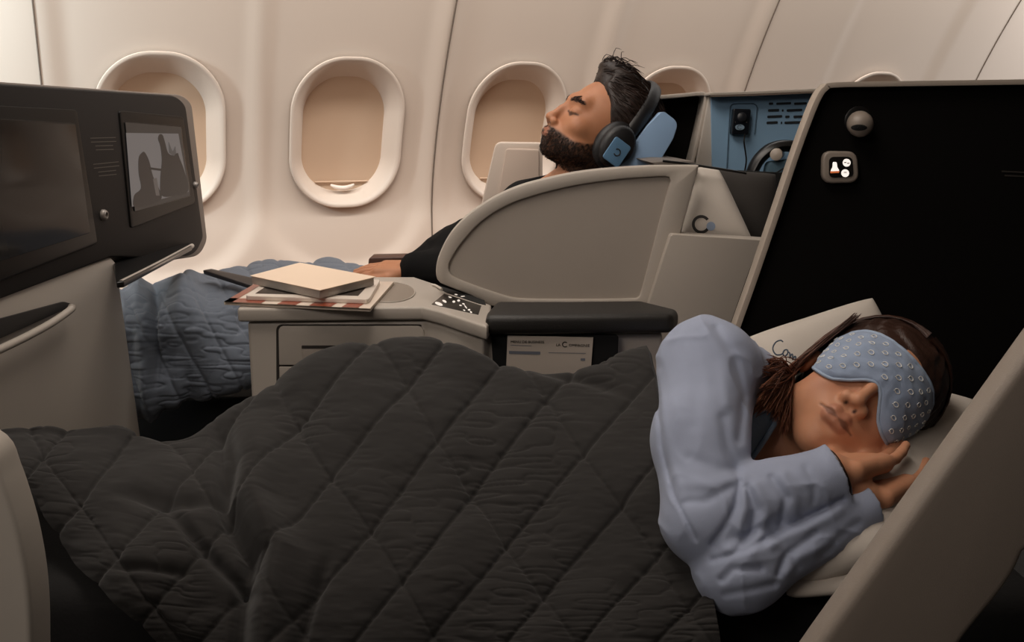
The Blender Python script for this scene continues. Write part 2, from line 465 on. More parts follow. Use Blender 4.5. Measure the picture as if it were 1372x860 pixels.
# ------------------------------------------------------------------ monitor unit on the left
MD = np.array([.0686, .9976, 0.]); MN = np.array([.9976, -.0686, 0.])
MP = P(250, 230, 2.10)
def onM(px, py, d=0.): return PP(px, py, MP+MN*d, MN)
def mslab(name, px, th, m, parent, d=0., bevel=.003):
    return extrude(name, [onM(x, y, d) for x, y in px], -MN*th, m, parent, bevel)
mon = thing('monitor_unit', 'charcoal wall unit with two seat screens in front of the first window', 'monitor unit', onM(130, 400))
out = roundpoly([(-120, 104, 0), (236, 128, 10), (249, 140, 8), (273, 318, 6), (262, 342, 12), (215, 346, 2), (150, 344, 0), (-120, 447, 0)], 6)
mslab('housing', out, .035, M_dark, mon, bevel=.004)
mslab('backing_edge', roundpoly([(-120, 101, 0), (244, 127, 14), (257, 138, 8), (278, 322, 8), (268, 343, 12), (215, 351, 2), (150, 351, 0), (-120, 455, 0)], 6), .02, mat('edge_grey', '6c625a', rough=.5), mon, d=-.02, bevel=.003)
def screen(outer, glass, label):
    b = mslab('screen', outer, .012, mat('bezel', '110f0e', rough=.4, spec=.2), mon, d=.003, bevel=.002); b['label'] = label
    g = mslab('screen_glass', glass, .002, M_glass, b, d=.0042, bevel=.0006)
    return b
s1 = screen(roundpoly([(-120, 135, 3), (103, 147, 5), (131, 326, 5), (-120, 424, 3)], 4), roundpoly([(-110, 152, 3), (101, 165, 3), (121, 312, 3), (-110, 385, 3)], 3), 'switched-off glossy dark screen')
s2 = screen(roundpoly([(160, 148, 4), (246, 156, 5), (262, 272, 5), (176, 306, 4)], 4), roundpoly([(168, 163, 3), (243, 169, 2), (256, 263, 2), (181, 284, 3)], 3), 'lit screen playing a grey film scene')
# the film on the lit screen: sky, two figures, ground (flat picture on a real screen)
def pic(pts, c, d, e=.20): return extrude('screen_picture', [onM(x, y, d) for x, y in pts], -MN*.0004, mat('pic_'+c, '141312', rough=.3, spec=.1, emit=c, estr=e*.75), s2)
pic([(168, 164), (242, 170), (255, 262), (181, 283)], '6e645d', .0048, .35)
pic([(169, 178), (239, 179), (253, 257), (177, 277)], 'a39a96', .0052, .48)
pic(catmull([(190, 205), (186, 212), (186, 232), (189, 252), (180, 262), (182, 278), (215, 268), (212, 250), (205, 236), (200, 216), (194, 204)], 5, True), '4d443f', .0058, .6)
pic(catmull([(214, 180), (212, 186), (215, 196), (217, 215), (215, 240), (217, 262), (235, 262), (252, 256), (248, 232), (240, 210), (238, 205), (231, 208), (225, 204), (221, 190), (218, 181)], 5, True), '4a423d', .0059, .6)
pic([(200, 224), (216, 226), (216, 229), (201, 227)], '5a504a', .0060, .35)
pic([(226, 190), (230, 200), (232, 203), (235, 196), (236, 205), (233, 209), (227, 205)], '77706c', .0063, .5)
pic([(205, 240), (210, 238), (212, 250), (214, 262), (209, 262)], '8d8079', .0060, .45)
def small_lines(x0, y0, w, rows, slope, dx):
    g = []
    for r_ in range(rows):
        y = y0+r_*5.2; x = x0+dx*r_; ww = w*(1 if r_ < 2 else .7); xo = 0 if r_ < 2 else w*.15
        a = [(x+xo, y+.6), (x+xo+ww, y+.6+slope*ww), (x+xo+ww, y+1.7+slope*ww), (x+xo, y+1.7)]
        g.append(quad_geo(*[onM(q[0], q[1], .0006) for q in a]))
    return merge(g)
for a in ((121, 184, 34, 4, -.03, .8), (125, 219, 34, 4, -.10, .8)):
    v, f_ = small_lines(*a); mk('placard', v, f_, mat('placard', '4a443f', rough=.5), mon)
for cx, cy, rx, nm in ((137.5, 288, .010, 'light_socket'), (260.5, 248, .0075, 'light_socket')):
    c_ = onM(cx, cy); v, f_ = lathe_geo([(rx, 0), (rx, .004), (rx*.8, .007), (rx*.5, .008), (rx*.45, .003)], c_, MN, 24)
    mk(nm, v, f_, mat('socket_metal', '8c857f', rough=.35, metal=.4), mon, smooth=True)
# cocktail shelf under the lit screen
sh_in = [onM(150, 346, -.02), onM(255, 325, -.02)]
zs = P(256, 326, 2.06)[2]
shp = [PP(x, y, (0, 0, zs), np.array([0, 0, 1.])) for x, y in ((150, 343), (254, 325), (257, 329), (166, 377), (156, 378))]
extrude('shelf', shp, (0, 0, -.010), M_black, mon, bevel=.002)
eg = [PP(x, y, (0, 0, zs), np.array([0, 0, 1.])) for x, y in ((257, 327), (210, 352), (162, 376))]
tube('shelf_lip', [e+np.array([0, 0, -.004]) for e in catmull(eg, 6)], .0052, M_beige, mon, n=10)

fc = thing('front_console', 'beige bulkhead console with a narrow angled shelf below the screens', 'console', P(90, 600, 1.6)*np.array([1, 1, 0]))
mslab('console_body', roundpoly([(-130, 430, 0), (-130, 760, 0), (205, 700, 0), (157, 352, 6), (150, 345, 0), (-20, 400, 0)], 4), .22, M_beige, fc, d=-.004, bevel=.006)
mslab('shelf_recess', roundpoly([(-130, 462, 0), (86, 404, 2), (96, 407, 3), (88, 414, 2), (-130, 512, 0)], 2), .004, mat('shelf_dark', '1d1a18', rough=.6), fc, d=.0015, bevel=.001)
pa = [onM(x, y, .018) for x, y in ((-130, 524), (0, 468), (60, 438), (92, 417), (97, 410))]
tube('shelf_lip', catmull(pa, 5), .0062, M_beige, fc, n=10)

# ------------------------------------------------------------------ side console with drawer
ZT = float(P(440, 411, 1.55)[2]); UP = np.array([0, 0, 1.])
def onT(px, py, z=ZT): return PP(px, py, (0, 0, z), UP)
con = thing('side_console', 'beige side console with a drawer between the two seats', 'console', [-.1, 1.72, 0])
topo = [(318, 413.5), (566, 411), (590, 417), (612, 424.5), (652, 437), (657, 430)]
plan = [onT(x, y)[:2] for x, y in topo]
pr = [onT(x, y)[:2] for x, y in ((658, 408), (595, 384), (556, 371), (500, 371), (345, 368))]
top = [np.array([*q, ZT]) for q in plan+pr]
extrude('console_top', top, (0, 0, -.022), M_beige, con, bevel=.004)
def inset(poly, dy=.012): return [q+np.array([0, dy, 0]) for q in poly]
bp = [np.array([*onT(x, y)[:2], ZT-.024])+np.array([0, .012, 0]) for x, y in ((328, 413.5), (566, 411.5), (590, 417.5), (612, 425), (646, 433.5), (656, 430), (890, 429))]
bp = bp+[np.array([*q, ZT-.024]) for q in [onT(x, y)[:2] for x, y in ((885, 412), (655, 408), (595, 388), (556, 375), (350, 375))]]
extrude('console_body', bp, (0, 0, -(ZT-.024)), M_beige, con, bevel=.006)
YF = float(onT(440, 411)[1])+.012
# rounded front corner strip and drawer faces with a pull recess
FA, FB = bp[0], bp[1]; FN = np.cross(FB-FA, UP); FN /= np.linalg.norm(FN); FN = FN if FN[1] < 0 else -FN
def fslab(name, px, th, m, parent, d=0., bevel=.002): return extrude(name, [PP(x, y, FA+FN*d, FN) for x, y in px], -FN*th, m, parent, bevel)
fslab('drawer_gap', roundpoly([(370, 434.5, 9), (571, 434.5, 11), (574, 640, 0), (371, 640, 0)], 8), .004, mat('gap_and_shade', '2a2521', rough=.8), con, d=.0006, bevel=0)
dr = fslab('drawer', roundpoly([(373, 437, 8), (568, 437, 10), (571, 489, 1), (374, 489, 1)], 8), .006, M_beige, con, d=.005, bevel=.0015)
fslab('drawer_pull', roundpoly([(404, 465, 2), (540, 465, 2), (541, 486, 2), (405, 486, 2)], 3), .003, M_beige2, dr, d=.0062, bevel=.001)
fslab('painted_pull_shadow', roundpoly([(404, 463, 1), (540, 463, 1), (540, 467, 1), (404, 467, 1)], 1), .002, mat('gap_and_shade', '2a2521'), dr, d=.0068, bevel=0)  # dark strip painted as the shade along the top of the pull
fslab('drawer', roundpoly([(374, 491.5, 1), (571, 491.5, 1), (573, 545, 4), (375, 545, 4)], 4), .006, M_beige, con, d=.005, bevel=.0015)
ov = [onT(520+36*math.cos(a), 391.5+13.5*math.sin(a), ZT+.0008) for a in np.linspace(0, 2*math.pi, 48, endpoint=False)]
extrude('coaster_inset', ov, (0, 0, -.003), mat('oval_pad', '85796d', rough=.7), con, bevel=.0005)
tube('coaster_rim', [p+np.array([0, 0, .0002]) for p in ov], .0012, M_beige, con, n=6, closed=True)
# seat controls: black touch strip with light symbols
kp = [onT(x, y, ZT+.001) for x, y in ((578, 407), (595, 393), (645, 409), (641, 421))]
key = extrude('control_panel', kp, (0, 0, -.004), mat('key_black', '1b1815', rough=.25), con, bevel=.001)
g = []
def blob(cx, cy, a, b, rot=0):
    pts = [onT(cx+a*math.cos(t)*math.cos(rot)-b*math.sin(t)*math.sin(rot), cy+a*math.cos(t)*math.sin(rot)+b*math.sin(t)*math.cos(rot), ZT+.0016) for t in np.linspace(0, 2*math.pi, 14, endpoint=False)]
    return pts, [tuple(range(14))]
for q in ((588, 407, 5.5, 2., .35), (595.5, 403.5, 3.2, 1.5, .5), (608, 404, 2, 1.4, 0), (614.5, 402.5, 2, 1.4, 0), (603, 398, 2.5, .8, .3), (611, 394.5, 2.2, .9, .2), (620, 397, 3, .7, -.1), (621, 407, 2, .9, .3),
          (617, 409, 1.8, .8, .2), (624, 411, 3, .7, .9), (628.5, 415, 1.8, 1.2, 0), (631, 418, 1.8, 1., .6), (622, 415.5, 1.5, .8, .3)): g.append(blob(*q))
v, f_ = merge(g); mk('control_symbols', v, f_, mat('symbols', 'f2ece4', rough=.4, emit='f2ece4', estr=.25), key)
slot = [onT(x, y, ZT+.0012) for x, y in ((583, 380.5), (596, 385), (625, 394), (649, 402), (651, 408), (640, 405.5), (600, 392), (585, 385))]
extrude('stowage_slot', slot, (0, 0, -.004), M_hole, con, bevel=0)
v, f_ = tube_geo([onT(579, 381.5, ZT+.003), onT(583, 382, ZT+.003), onT(592, 387.5, ZT+.003)], .0022, n=8); mk('slot_latch', v, f_, mat('latch', 'e0d8ce', rough=.3, metal=.5), con, smooth=True)
# padded armrest
arm = thing('armrest', 'long black padded armrest along the console front edge', 'armrest', onT(770, 425))
ap = [onT(x, y, ZT+.012)[:2] for x, y in ((664, 403), (760, 403), (860, 402), (910, 414), (902, 421), (700, 423), (650, 423), (652, 416))]
extrude('arm_pad', [np.array([*q, ZT+.012]) for q in ap], (0, 0, -.030), M_pad, arm, bevel=.010, seg=4)
# pocket with a card under the armrest
YP = float(onT(760, 430)[1])-.002
pk = slab('literature_pocket', roundpoly([(658, 447, 5), (829, 449, 5), (826, 520, 0), (662, 520, 0)], 3), YP, .006, M_hole, con, .001)  # flat black plate; the darkness of the recess is put into its colour
cardb = slab('menu_card', [(680, 449.5), (795, 452), (790, 520), (677, 520)], YP-.005, .0015, mat('card', 'b8aca0', rough=.6), None, .0003)
tag(cardb, 'white printed menu card standing in the dark pocket under the armrest', 'card')
def ptext(s, px, py, hpx, Y, m, parent, wpx=None, slope=0., extr=.0002):
    o = P(px, py, Y); xd = P(px+10, py+10*slope, Y)-o; xd /= np.linalg.norm(xd); yd = np.array([0, 0, 1.])
    size = hpx*(P(px, py-1, Y)-o)[2]/.70
    v, f_ = text_geo(s, size, o, xd, yd, extr)
    if wpx:
        arr = np.array(v); tgt = np.linalg.norm(P(px+wpx, py+wpx*slope, Y)-o); cur = ((arr-o)@xd).max()
        k = tgt/cur; v = [p+xd*((p-o)@xd)*(k-1) for p in arr]
    return v, f_
g = [ptext('MENU DE BUSINESS', 684, 459.5, 3.4, YP-.0056, None, None, 45, .01), ptext('LA', 745, 463.5, 3.2, YP-.0056, None, None, 6, .01), ptext('OMPAGNIE', 762, 464, 3.4, YP-.0056, None, None, 28, .02)]
def ring_geo(cx, cy, ro, ri, Y, a0=0., a1=2*math.pi, n=28):
    v = []; f_ = []
    for i in range(n+1):
        a = a0+(a1-a0)*i/n
        v += [P(cx+ro*math.cos(a), cy-ro*math.sin(a), Y), P(cx+ri*math.cos(a), cy-ri*math.sin(a), Y)]
    for i in range(n): f_.append((2*i, 2*i+1, 2*i+3, 2*i+2))
    return v, f_
g.append(ring_geo(757, 461.5, 3.9, 2.6, YP-.0056, .7, 2*math.pi-.7))
v, f_ = merge(g); mk('card_lettering', v, f_, M_print, cardb)
g = [quad_geo(*[P(x, y, YP-.0056) for x, y in ((684, 462), (712, 463), (712, 463.7), (684, 462.7))]),
     quad_geo(*[P(x, y, YP-.0056) for x, y in ((735, 472), (785, 473), (785, 473.8), (735, 472.8))]),
     quad_geo(*[P(x, y, YP-.0056) for x, y in ((778, 480), (784, 480), (784, 483), (778, 483))]),
     quad_geo(*[P(x, y, YP-.0056) for x, y in ((682, 470), (724, 471), (724, 475), (682, 474))])]
v, f_ = merge(g); mk('card_rule', v, f_, mat('card_blue', '6b6e78', rough=.6), cardb)

# ------------------------------------------------------------------ things on the console
n_up = np.array([0, 0, 1.])
def flat_px(name, px, z, th, m, parent=None, bevel=.001): return extrude(name, [onT(x, y, z) for x, y in px], (0, 0, -th), m, parent, bevel)
mag = thing('magazine', 'magazine with a red and white striped cover under the tablet', 'magazine', onT(410, 395))
zm = ZT+.007
# outline in the view (top face)
mo = [(300, 404), (343, 379), (528, 377), (496, 413)]
flat_px('pages', mo, zm-.0012, .0055, M_paper, mag, .0005)
flat_px('cover', mo, zm, .0012, mat('cover', 'd8c8b8', rough=.4, coat=.3), mag, .0004)
def mpt(u, v, z): # bilinear on the cover
    a, b, c, d = [onT(x, y, z) for x, y in mo]
    return (a*(1-u)+d*u)*(1-v)+(b*(1-u)+c*u)*v
red = mat('cover_red', '8c3f26', rough=.35, coat=.3)
g = []
for u0, u1 in ((.0, .30), (.40, .52), (.62, .76), (.84, .94)):
    if u0 == 0: g.append(([mpt(.0, 0, zm+.0004), mpt(.26, 0, zm+.0004), mpt(.27, .18, zm+.0004), mpt(.0, .18, zm+.0004)], [(0, 1, 2, 3)])); continue
    g.append(([mpt(u0-.03, 0, zm+.0004), mpt(u1-.02, 0, zm+.0004), mpt(u1, .20, zm+.0004), mpt(u0-.01, .20, zm+.0004)], [(0, 1, 2, 3)]))
g.append(([mpt(0, 0, zm+.0004), mpt(.06, 0, zm+.0004), mpt(.06, 1, zm+.0004), mpt(0, 1, zm+.0004)], [(0, 1, 2, 3)]))
v, f_ = merge(g); mk('cover_stripes', v, f_, red, mag)
tab = thing('tablet', 'white framed tablet lying on the striped magazine', 'tablet', onT(420, 390))
zt_ = zm+.008
to = [(328, 396, 4), (352, 380, 4), (510, 374, 4), (494, 401, 4)]
flat_px('tablet_body', roundpoly(to, 3, 4), zt_, .0075, mat('tablet_white', 'd8ccc0', rough=.3), tab, .001)
flat_px('tablet_screen', [(342, 393), (362, 380), (498, 377), (480, 396)], zt_+.0004, .001, mat('tablet_glass', '3b3531', rough=.08), tab, 0)
bk = thing('paperback_book', 'thick pale paperback lying open face down on top of the tablet', 'book', onT(418, 380))
zb = zt_+.0165
bo = [(337, 369), (402, 352), (501, 370.5), (428, 388)]
bo3 = [onT(x, y, zb) for x, y in bo]
extrude('page_block', [p+np.array([0, 0, -.0015]) for p in bo3], (0, 0, -.0135), mat('page_edges', 'b4aaa0', rough=.8, bump=.6, bscale=400, stretch=(1, 1, 30)), bk, .001)
cv = [c_+(c_-sum(bo3)/4)*.03 for c_ in bo3]
extrude('front_cover', cv, (0, 0, -.0012), mat('book_cover', 'ead2ba', rough=.55), bk, .0004)

# ------------------------------------------------------------------ window seat shell and privacy screen
def frame_plate(name_frame, name_inset, outer, inner, Y, th, depth, mf, mi, parent, n=150):
    o = catmull(outer, 4, True); i_ = catmull(inner, 4, True)
    o = resample(o, n); i_ = resample(i_, n)
    c = i_.mean(0)
    def start(a):
        ang = np.arctan2(a[:, 1]-c[1], a[:, 0]-c[0]); return np.roll(a, -int(np.argmin(np.abs(ang+math.pi*.75))), 0)
    o = start(o); i_ = start(i_)
    Vo = [P(x, y, Y) for x, y in o]; Vi = [P(x, y, Y) for x, y in i_]
    ctr = np.mean(Vo, 0)
    rings = []
    def ring(pts, dy, shrink):
        out = []
        m_ = len(pts)
        for k in range(m_):
            t = pts[(k+1) % m_]-pts[k-1]; nrm = np.array([t[2], 0, -t[0]]); nrm /= np.linalg.norm(nrm)+1e-9
            out.append(pts[k]+nrm*shrink+np.array([0, dy, 0]))
        return out
    def orient(pts):
        a = sum(pts[k][0]*pts[(k+1) % len(pts)][2]-pts[(k+1) % len(pts)][0]*pts[k][2] for k in range(len(pts)))
        return 1 if a > 0 else -1
    so = orient(Vo); b = .006
    R_ = [ring(Vo, th, -so*b), ring(Vo, th-b, 0), ring(Vo, b, 0), ring(Vo, b*.3, -so*b*.3), ring(Vo, 0, -so*b)]
    R_ += [ring(Vi, 0, so*.003), ring(Vi, .001, so*.001), ring(Vi, depth, 0)]
    V = sum(R_, []); Fc = []
    m_ = n
    for a in range(len(R_)-1):
        for k in range(m_):
            l = (k+1) % m_; Fc.append((a*m_+k, a*m_+l, (a+1)*m_+l, (a+1)*m_+k))
    Fc.append(tuple(range(m_)))
    mk(name_frame, V, Fc, mf, parent, smooth=True)
    extrude(name_inset, ring(Vi, depth-.0005, 0), (0, .004, 0), mi, parent, 0)
fin = thing('privacy_screen', 'curved beige fin-shaped privacy screen beside the reclining man', 'privacy screen', P(760, 408, 1.66))
outer = [(584, 369), (584.5, 355), (589, 339), (602, 314), (625, 289), (658, 266), (690, 251), (723, 241), (772, 230.5), (820, 225), (869, 222), (912, 221.5), (933, 221.5), (936.5, 224), (931, 246), (919, 290), (907, 331), (895, 366), (882, 398), (876, 409), (866, 411), (800, 411.5), (700, 412), (660, 411), (648, 405), (625, 394), (598, 383), (588, 378)]
inner = [(601, 360), (603, 350), (619, 325), (645, 297), (680, 275), (723, 260), (772, 248.5), (820, 241.5), (860, 238), (890, 236.5), (897, 238), (898, 243), (892, 266), (881, 308), (869, 355), (859, 392), (856, 398), (849, 400), (800, 401), (740, 401), (697, 400), (676, 396), (640, 384), (612, 373), (604, 367)]
frame_plate('screen_frame', 'screen_inset', outer, inner, 1.66, .035, .008, M_beige, M_beige2, fin)

sh1 = thing('window_seat_shell', 'beige and black shell of the window seat behind the man', 'seat shell', P(950, 480, 1.75)*np.array([1, 1, 0])+np.array([0, .3, 0]))
slab('side_panel', roundpoly([(899, 313.5, 4), (1040, 322.5, 2), (1005, 440, 0), (985, 640, 0), (840, 640, 0), (868, 410, 0)], 2), 1.64, .05, M_beige, sh1, .004)
slab('niche_back', [(900, 224), (1060, 232), (1060, 345), (880, 345)], 1.93, .02, M_hole, sh1, 0)
slab('niche_ledge', [(872, 217.5), (895, 215.5), (930, 216), (934, 222.5), (880, 222.5)], 1.72, .30, mat('ledge', '6d655e', rough=.5), sh1, .001)
v, f_ = tube_geo([P(888, 215.5, 1.71), P(915, 218.5, 1.71), P(950, 224, 1.71), P(1000, 232, 1.71)], .0022, n=6); mk('ledge_gasket', v, f_, M_black, sh1, smooth=True)
slab('black_lining', [(850, 131), (946, 124), (948, 127), (930, 245), (830, 245)], 2.16, .03, M_blackf, sh1, 0)
def strip(name, path, w0, w1, Y, th, m, parent, bevel=.002, n=6):
    """edge trim that follows a traced line; w0/w1 = half widths each side in view pixels"""
    pth = catmull(path, n); t = np.gradient(pth, axis=0); t /= np.linalg.norm(t, axis=1)[:, None]; nr = np.stack([-t[:, 1], t[:, 0]], 1)
    a = pth+nr*w0; b = pth-nr*w1
    V = []; Fc = []
    for q in range(len(pth)):
        A = P(*a[q], Y); B = P(*b[q], Y); V += [A, B, B+np.array([0, th, 0]), A+np.array([0, th, 0])]
    for q in range(len(pth)-1):
        for k in range(4):
            l = (k+1) % 4; Fc.append((q*4+k, q*4+l, q*4+4+l, q*4+4+k))
    Fc += [(0, 1, 2, 3), tuple(4*(len(pth)-1)+k for k in (3, 2, 1, 0))]
    return mk(name, V, Fc, m, parent, bevel=bevel, seg=2)
strip('shell_edge', [(845, 133), (880, 130.5), (915, 127.5), (938, 125.5), (946, 128), (945, 142), (939, 170), (931, 205), (925, 225)], 2.6, 2.6, 2.10, .09, M_beige, sh1)
slab('end_cap', [(950, 128), (955.5, 129), (957, 235), (930, 235)], 2.09, .10, M_beige, sh1, .002)

# blue storage wall beside the near seat
bl = thing('blue_side_panel', 'slate blue side panel with slotted speaker grille behind the seats', 'panel', P(1030, 330, 2.0))
slab('panel_board', [(953, 127), (1150, 121), (1150, 345), (957, 345)], 2.08, .03, M_blue, bl, 0)
strip('panel_edge', [(950, 126), (1000, 124.5), (1050, 122.5), (1100, 120.5), (1150, 119)], 2.2, 2.2, 2.05, .06, M_beige, bl)
strip('panel_gasket', [(953, 129), (1000, 127.7), (1050, 125.7), (1100, 123.5), (1150, 122)], .8, .8, 2.045, .03, M_seam, bl, 0)
rows = [(139, [(1030, 1036), (1040, 1060), (1064, 1081), (1085, 1094), (1098, 1112)]), (148, [(1029, 1044), (1047.5, 1050), (1054, 1075), (1079, 1090), (1094, 1112)]),
        (156.5, [(1028, 1048), (1052, 1058), (1063, 1079), (1083, 1087), (1091, 1112)]), (164.5, [(1027, 1042), (1046, 1048), (1051, 1074), (1078, 1084), (1088, 1110)])]
g = []
for y, sg in rows:
    for a, b in sg:
        r_ = min(1.5, (b-a)/2)
        o = roundpoly([(a, y-1.6), (b, y-1.6-.04*(b-a)), (b, y+1.6-.04*(b-a)), (a, y+1.6)], 1.2, 3)
        pts = [P(x, yy, 2.0785) for x, yy in o]; g.append((pts, [tuple(range(len(pts)))]))
v, f_ = merge(g); mk('grille_slots', v, f_, mat('slot_black', '10161c', rough=.8), bl)
# recessed surround of the remote
v, f_ = tube_geo([P(x, y, 2.078) for x, y in catmull([(973, 240), (976, 180), (978, 150), (979, 142), (984, 139), (1000, 138.5), (1010, 139), (1014, 143), (1014, 150), (1011, 180)], 6)], .0012, n=6)
mk('recess_line', v, f_, mat('blue_line', '4b6478', rough=.6), bl, smooth=True)
rem = thing('handset', 'small black wired handset mounted on the blue panel', 'handset', P(993, 180, 2.06))
slab('handset_body', roundpoly([(983, 145.5, 3), (1006.5, 146, 3), (1003, 180.5, 3), (980, 180, 3)], 3), 2.06, .02, mat('handset', '10131a', rough=.3), rem, .002)
v, f_ = lathe_geo([(.0098, 0), (.0098, .002), (.008, .0035), (.0, .0038)], P(994, 157, 2.06), (0, -1, .05), 24); mk('dial', v, f_, mat('dial', '1c1e24', rough=.4), rem, smooth=True)
oc = [P(991+6.2*math.cos(a), 170.5+3.8*math.sin(a), 2.0595) for a in np.linspace(0, 2*math.pi, 24, endpoint=False)]
extrude('oval_button', oc, (0, -.002, 0), mat('btn', '7d94a6', rough=.4), rem, 0)
v, f_ = ring_geo(991, 170.5, 3., 2.3, 2.057, .5, 5.8, 16); mk('button_mark', v, f_, M_print, rem)
for x, y in ((985.5, 164), (1001, 164)):
    v, f_ = lathe_geo([(.0015, 0), (.001, .001)], P(x, y, 2.06), (0, -1, 0), 8); mk('screw', v, f_, M_metal, rem, smooth=True)
tube('handset_cord', catmull([P(998, 180, 2.055), P(997, 190, 2.045), P(999, 205, 2.05), P(1000, 215, 2.05), P(998, 228, 2.05), P(995, 238, 2.04)], 8), .0017, M_black, rem, n=8)
# spare headphones on a knob
knob = thing('coat_hook', 'round beige coat hook on the blue panel carrying the headphones', 'hook', P(1046, 208, 2.05))
v, f_ = lathe_geo([(.010, -.10), (.0115, -.04), (.0125, -.006), (.012, 0), (.008, .002), (0, .0025)], P(1040, 207, 1.97), (-.35, -1, .0), 28); mk('hook_peg', v, f_, M_trim, knob, smooth=True)
hp = thing('spare_headphones', 'black headphones hanging from the hook on the blue panel', 'headphones', P(1050, 250, 1.98))
bnd = catmull([(1006, 236), (1010, 225), (1018, 212), (1032, 200), (1048, 195.5), (1064, 197), (1080, 206), (1090, 222)], 6)
Vb, Fb = tube_geo([P(x, y, 1.99) for x, y in bnd], .0165, n=10, up=[0, 1, 0], flat=.75); mk('headband', Vb, Fb, M_black, hp, smooth=True)
slab('ear_cushion', roundpoly([(1029, 217, 6), (1074, 212, 8), (1082, 262, 8), (1020, 262, 8)], 5), 1.98, .03, mat('blue_soft', '47606f', rough=.8, bump=.2), hp, .008)
v, f_ = tube_geo([P(x, y, 1.975) for x, y in ((1033, 236), (1044, 229), (1056, 222))], .0015, n=6); mk('seam', v, f_, M_black, hp, smooth=True)
slab('ear_cup', roundpoly([(1026, 235, 3), (1040, 234, 3), (1038, 248, 3), (1024, 250, 3)], 3), 1.97, .02, mat('navy', '0d1a2a', rough=.5), hp, .003)

# cushion in the niche
def pillow_geo(C, th, nrm=None, n=28, pw=2.4, seed=1, wr=.004, px_noise=9.):
    """four corners, soft inflated cushion; closed surface of two sheets"""
    A, B, C_, D_ = [np.asarray(c, float) for c in C]
    nr = np.cross(B-A, D_-A) if nrm is None else np.asarray(nrm, float); nr = nr/np.linalg.norm(nr)
    V = []; 
    us = np.sin(np.linspace(-math.pi/2, math.pi/2, n+1))
    U, Wv = np.meshgrid(us, us, indexing='ij'); U = U.ravel(); Wv = Wv.ravel()
    a = (U+1)/2; b = (Wv+1)/2
    # pinch the edges inwards between the corners
    pin = .035
    U2 = U*(1-pin*(1-Wv**2)); W2 = Wv*(1-pin*(1-U**2)); rc = 1-.055*(U**2*Wv**2)**1.5; U2 = U2*rc; W2 = W2*rc; a = (U2+1)/2; b = (W2+1)/2
    base = (A[None]*(1-a)[:, None]+B[None]*a[:, None])*(1-b)[:, None]+(D_[None]*(1-a)[:, None]+C_[None]*a[:, None])*b[:, None]
    h = th*((1-np.abs(U)**pw)*(1-np.abs(Wv)**pw))**.5
    w_ = vnoise(base*px_noise, seed)+.5*vnoise(base*px_noise*2.3, seed+1); w2 = vnoise(base*px_noise*3, seed+4)
    edge = np.clip(h/th, 0, 1)**.5
    top = base+nr*(h+wr*(w_+.4*w2)*edge)[:, None]; bot = base-nr*(h*.8)[:, None]
    m_ = n+1; I = np.arange(m_*m_).reshape(m_, m_)
    q = np.stack([I[:-1, :-1], I[1:, :-1], I[1:, 1:], I[:-1, 1:]], -1).reshape(-1, 4)
    V = np.vstack([top, bot]); Q = np.vstack([q, q[:, ::-1]+m_*m_])
    return V, Q, nr
def weldmesh(o):
    bm = bmesh.new(); bm.from_mesh(o.data); bmesh.ops.remove_doubles(bm, verts=bm.verts, dist=.0006); bmesh.ops.recalc_face_normals(bm, faces=bm.faces); bm.to_mesh(o.data); bm.free()
cu = thing('scatter_cushion', 'cream and charcoal cushion with a ring emblem in the shell niche', 'cushion', P(970, 324, 1.74))
V, Q, _ = pillow_geo([P(908, 322, 1.715), P(1014, 330, 1.715), P(962, 224, 1.75), P(934, 222, 1.75)], .022, seed=3, pw=4, wr=.0025)
o = mkquads('cream_cover', V, Q, M_pill, cu); weldmesh(o); cbv = bvh_of(o)
V, Q, _ = pillow_geo([P(955, 334, 1.79), P(1040, 336, 1.79), P(1042, 231, 1.81), P(944, 224, 1.81)], .03, seed=4)
o = mkquads('charcoal_cover', V, Q, mat('charcoal_cloth', '332f2c', rough=.9, bump=.3, bscale=900), cu); weldmesh(o); 

v, f_ = printed(ring_px(939.5, 300.5, 12.5, 8.6, .62, 2*math.pi-.55, 30), cbv); mk('emblem', v, f_, M_print, cu)
v, f_ = printed([[(952.5+6*math.cos(t), 303+6*math.sin(t)) for t in np.linspace(0, 2*math.pi, 20, endpoint=False)]], cbv, .0012); mk('emblem_dot', v, f_, mat('emblem_blue', '8e9db4', rough=.5), cu)

# far armrest side of the window seat, seen over the screen
fs = thing('window_ledge_unit', 'upright beige ledge unit under the third window beside the man', 'seat side unit', P(690, 300, 2.42))
slab('unit_frame', roundpoly([(664, 190, 9), (727, 191, 6), (727, 330, 0), (632, 330, 0)], 5), 2.40, .06, mat('unit', 'b8a799', rough=.5), fs, .004)
slab('unit_face', roundpoly([(678, 199, 4), (722, 200, 3), (722, 320, 0), (658, 320, 0)], 4), 2.393, .006, mat('unit_face', 'b39f90', rough=.6), fs, .002)

# ------------------------------------------------------------------ near seat: dark shell wall with its lamp and call button
ns = thing('near_seat_shell', 'large black lined seat shell with beige edge behind the sleeping woman', 'seat shell', P(1200, 500, 1.55)*np.array([1, 1, 0]))
so_ = [(1106, 116), (1120, 113), (1480, 109), (1520, 700), (940, 700), (986, 440), (1010, 372), (1060, 240)]
slab('shell_lining', so_, 1.52, .04, M_blackf, ns, 0)
strip('shell_edge', [(975, 476), (990, 432), (1012, 370), (1040, 288), (1066, 210), (1085, 158), (1097, 130), (1106, 118), (1120, 113), (1200, 111.5), (1300, 110), (1480, 107.5)], 4.2, 2.8, 1.505, .03, M_trim, ns, .003)
v, f_ = lathe_geo([(.017, 0), (.0185, .004), (.019, .012), (.0175, .020), (.013, .026), (.006, .029), (0, .030)], P(1149.5, 163, 1.515), (0, -1, -.35), 36)
rl = mk('reading_lamp', v, f_, mat('lamp_body', '857a70', rough=.45), ns, smooth=True)
